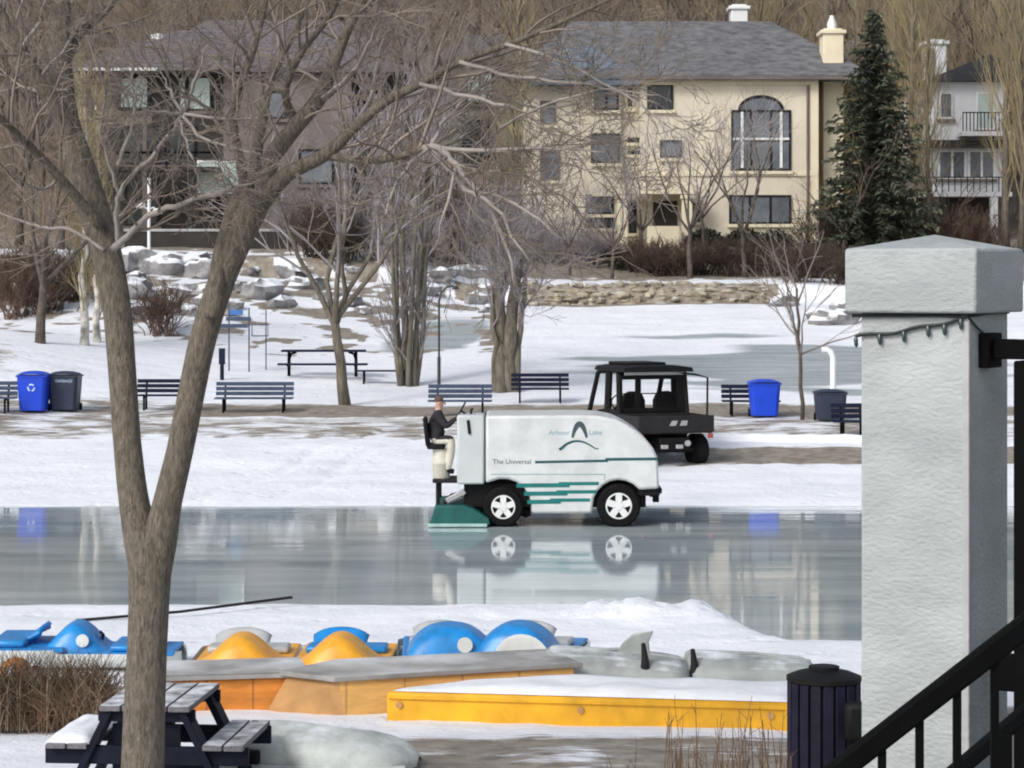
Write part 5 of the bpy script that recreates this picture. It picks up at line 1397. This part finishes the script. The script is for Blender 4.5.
sh = [plant(61, 1.7, .018, 'shrub', Vector((0,0,0)), 'bare_shrub', '', 'shrub', None, M['twig_mauve'], 'bare shrubs in the gardens'),
      plant(62, 1.4, .018, 'shrub', Vector((0,0,0)), 'bare_shrub', '', 'shrub', None, M['hedge_brown'], 'bare shrubs in the gardens'),
      plant(63, 1.3, .018, 'shrub', Vector((0,0,0)), 'bare_shrub', '', 'shrub', None, M['red_shrub'], 'bare shrubs in the gardens')]
us2 = set()
def shrub(k, p, sc, label):
    o = sh[k]
    if k in us2: o = again(o, p, p.x*9, sc, label)
    else: us2.add(k); o.location = p; o.scale = (sc,)*3 if isinstance(sc, (int, float)) else sc; o['label'] = label
    return o
shrub(2, at(162,335,60), 1.15, 'reddish bare shrub among the boulders between the tree stems')
for i, (x, y) in enumerate(((18,318),(50,312),(5,300),(70,300),(30,290))): shrub(1 if i % 2 else 2, at(x,y,64), 1.2, 'low brown bare shrub on the bank at far left')
for i, (x, y) in enumerate(((340,262),(372,258),(398,264),(430,256),(462,262),(486,255),(318,258),(300,250))): shrub(0 if i % 3 else 1, at(x,y,88), 1.35, 'mauve grey bare shrub behind the slender trees')
for i, (x, y) in enumerate(((522,262),(550,264),(588,268))): shrub(0, at(x,y,92), 1.0, 'mauve grey bare shrub before the left wing of the cream house')
for i, (x, y) in enumerate(((640,272),(662,276),(684,276),(706,274),(728,276),(750,272),(775,276),(800,282),(818,278),(838,284))): shrub(1, at(x,y,92.6), (1.25,1.0,.85), 'dark brown clipped shrub along the garden above the stone wall')
for i, (x, y) in enumerate(((830,262),(850,255),(880,258),(905,262),(945,266),(975,264))): shrub(2 if i % 2 else 1, at(x,y,92), 1.5, 'reddish brown shrub around the foot of the spruce')
def evergreen_shrub(px, Y, w, h, label):
    p = onground(PX(px,Y), Y); rnd = random.Random(px); b = MB()
    for i in range(900):
        a = rnd.uniform(0,2*PI); e = rnd.random()**.5; q = Vector((math.cos(a)*e*w, math.sin(a)*e*w*.6, h*(1-e*e*.75)*rnd.uniform(.3,1)))
        d = Vector((rnd.gauss(0,1), rnd.gauss(0,1), rnd.gauss(.4,1))).normalized()*.16; s = d.orthogonal().normalized()*.07
        i0 = len(b.v); b.v += [q-s, q+s, q+d]; b.face([i0, i0+1, i0+2])
    return tag(b.build('evergreen_shrub', M['evergreen'], smooth=False, loc=p), label, 'shrub', 'low evergreen shrubs before the cream house')
for x, Y, w, lab in ((705,106.5,.9,'low dark evergreen shrub right of the porch column'),(745,106.5,1.0,'low dark evergreen shrub under the wide lower window'),(775,106.3,.9,'low dark evergreen shrub at the right end of the lower window'),(640,101,1.3,'dark evergreen shrub in front of the porch'),(598,103,1.2,'dark evergreen shrub left of the porch'),(675,99,1.1,'dark evergreen shrub in the middle of the garden')):
    evergreen_shrub(x, Y, w, .75, lab)

# --- woods on the hillside: every tree by itself
rnd = random.Random(77)
wt = [plant(70+i, (10,11,9,12,10)[i], .15, ('spread','spread','spread','column','spread')[i], Vector((0,0,0)), 'woodland_tree', '', 'tree', M['bark_dark'] if i != 3 else M['bark_olive'], (M['twig_brown'],M['twig_brown'],M['twig_grey'],M['twig_olive'],M['twig_olive'])[i], 'bare trees in the woods on the hillside') for i in range(5)]
wl = ['brown spreading bare tree in the hillside woods','brown tall bare tree in the hillside woods','greyish bare tree in the hillside woods','narrow olive poplar in the hillside woods','olive brown bare tree in the hillside woods']
first = [True]*5
spots = []
for row, Y in enumerate((121,126,131,137,143,150,158,167,177)):
    n = 23+row
    for i in range(n):
        px = -70+1170*(i+.5+rnd.uniform(-.4,.4))/n; spots.append((px, Y+rnd.uniform(-2.2,2.2)))
for px, Y in spots:
    k = rnd.choice((0,0,1,1,2,3,4,4)) if px > 620 else rnd.choice((0,0,1,1,2,2,4))
    if px > 860: k = rnd.choice((3,4,4,0))
    loc = onground(PX(px,Y), Y); sc = rnd.uniform(.75,1.1)
    if 430 < px < 540 and Y < 136 and Y > 122: continue
    if first[k]: first[k] = False; o = wt[k]; o.location = loc; o.scale = (sc,)*3; o['label'] = wl[k]
    else: again(wt[k], loc, rnd.uniform(0,6), sc, wl[k])
# undergrowth under the woods
b = MB()
for i in range(24000):
    Y = 113+80*rnd.random()**1.0; px = rnd.uniform(-80,1110); p = onground(PX(px,Y), Y)
    a = rnd.uniform(0,2*PI); t = rnd.uniform(.05,.7); L = rnd.uniform(.5,1.7); d = Vector((math.cos(a)*math.sin(t), math.sin(a)*math.sin(t), math.cos(t)))
    m = p+d*L*.5+Vector((rnd.gauss(0,.1), 0, 0)); b.tube([p, m, m+d*L*.5+Vector((rnd.gauss(0,.2), rnd.gauss(0,.2), 0))], [.022,.016,.007], 3, False)
o = b.build('undergrowth', M['twig_brown'], sharp=180); tag(o, 'tangled brown undergrowth covering the hillside', 'undergrowth', None, 'stuff')

# --- dry grass clump and weeds in the foreground
def clump():
    Y = 24.0; p = onground(PX(40,Y), Y)+Vector((0,0,.08)); t = empty('dry_grass_clump', p, 'dense clump of dry brown ornamental grass at bottom left', 'plant'); rnd = random.Random(9)
    a_, c_ = MB(), MB()
    for i in range(2600):
        cx = rnd.choice((-.62,-.3,0,.3,.55)); q = Vector((cx+rnd.gauss(0,.13), rnd.gauss(0,.2), -.02)); a = rnd.uniform(0,2*PI); tt = abs(rnd.gauss(0,.42)); L = rnd.uniform(.30,.84)*(1-.25*abs(cx)*.6)
        d = Vector((math.cos(a)*math.sin(tt), math.sin(a)*math.sin(tt), math.cos(tt))); m = q+d*L*.55; e = m+(d+Vector((math.cos(a)*.35, math.sin(a)*.35, -.25))).normalized()*L*.45
        (a_ if rnd.random() < .72 else c_).tube([q, m, e], [.005,.0045,.0015], 3, False)
    a_.build('stems', M['dry_stem'], t, sharp=180); c_.build('pale_stems', M['dry_pale'], t, sharp=180)
clump()
rnd = random.Random(15); b = MB()
for i in range(150):
    px = 600+185*rnd.random()**.8; Y = rnd.uniform(17.5,19.6); p = onground(PX(px,Y), Y); L = rnd.uniform(.35,.95)*(.55 if px < 660 else 1)
    top = p+Vector((rnd.gauss(0,.06), rnd.gauss(0,.06), L)); m = p.lerp(top,.5)+Vector((rnd.gauss(0,.02),0,0)); b.tube([p, m, top], [.0055,.0045,.002], 4, False)
    for j in range(rnd.randint(0,3)):
        q = m.lerp(top, rnd.random()); b.tube([q, q+Vector((rnd.gauss(0,.05), rnd.gauss(0,.04), .09))], [.003,.0015], 3, False)
o = b.build('dry_weeds', M['dry_stem'], sharp=180); tag(o, 'thin dry weed stalks sticking up before the yellow dock', 'weeds', None, 'stuff')

# ------------------------------------------------------------------ light, sky, camera
w = bpy.data.worlds.new('World'); S.world = w; w.use_nodes = True
nt = w.node_tree; N = nt.nodes; L = nt.links
sky = N.new('ShaderNodeTexSky'); sky.sky_type = 'NISHITA'; sky.sun_disc = False
EL, AZ = 38, -140          # the sun stands behind the camera, to the left (azimuth from +Y, clockwise)
sky.sun_elevation = R(EL); sky.sun_rotation = R(AZ); sky.air_density = 1.0; sky.dust_density = 3.0; sky.ozone_density = 1.0
hs = N.new('ShaderNodeHueSaturation'); hs.inputs['Saturation'].default_value = .52
L.new(sky.outputs['Color'], hs.inputs['Color']); L.new(hs.outputs['Color'], N['Background'].inputs['Color'])
N['Background'].inputs['Strength'].default_value = .130
sl = bpy.data.lights.new('sun', 'SUN'); sl.energy = 1.25; sl.angle = R(16); sl.color = (1.0,.965,.92)
so = bpy.data.objects.new('sun', sl); COL.objects.link(so)
dv = Vector((math.sin(R(AZ))*math.cos(R(EL)), math.cos(R(AZ))*math.cos(R(EL)), math.sin(R(EL))))
so.rotation_euler = dv.to_track_quat('Z','Y').to_euler(); so.location = (-20,-20,40)

cd = bpy.data.cameras.new('camera'); cam = bpy.data.objects.new('camera', cd); COL.objects.link(cam)
cam.location = (0,0,ZC); cam.rotation_euler = (R(90),0,0)
cd.sensor_width = 36; cd.lens = F/1024*36; cd.shift_y = -(384-HZ)/1024
cd.clip_start = .5; cd.clip_end = 3000
S.camera = cam
S.render.engine = 'CYCLES'
S.view_settings.view_transform = 'Standard'; S.view_settings.look = 'None'; S.view_settings.gamma = 1; S.view_settings.exposure = .36
S.cycles.use_denoising = True; S.cycles.max_bounces = 6; S.cycles.filter_width = 2.0
S.cycles.use_adaptive_sampling = True; S.cycles.adaptive_threshold = .02
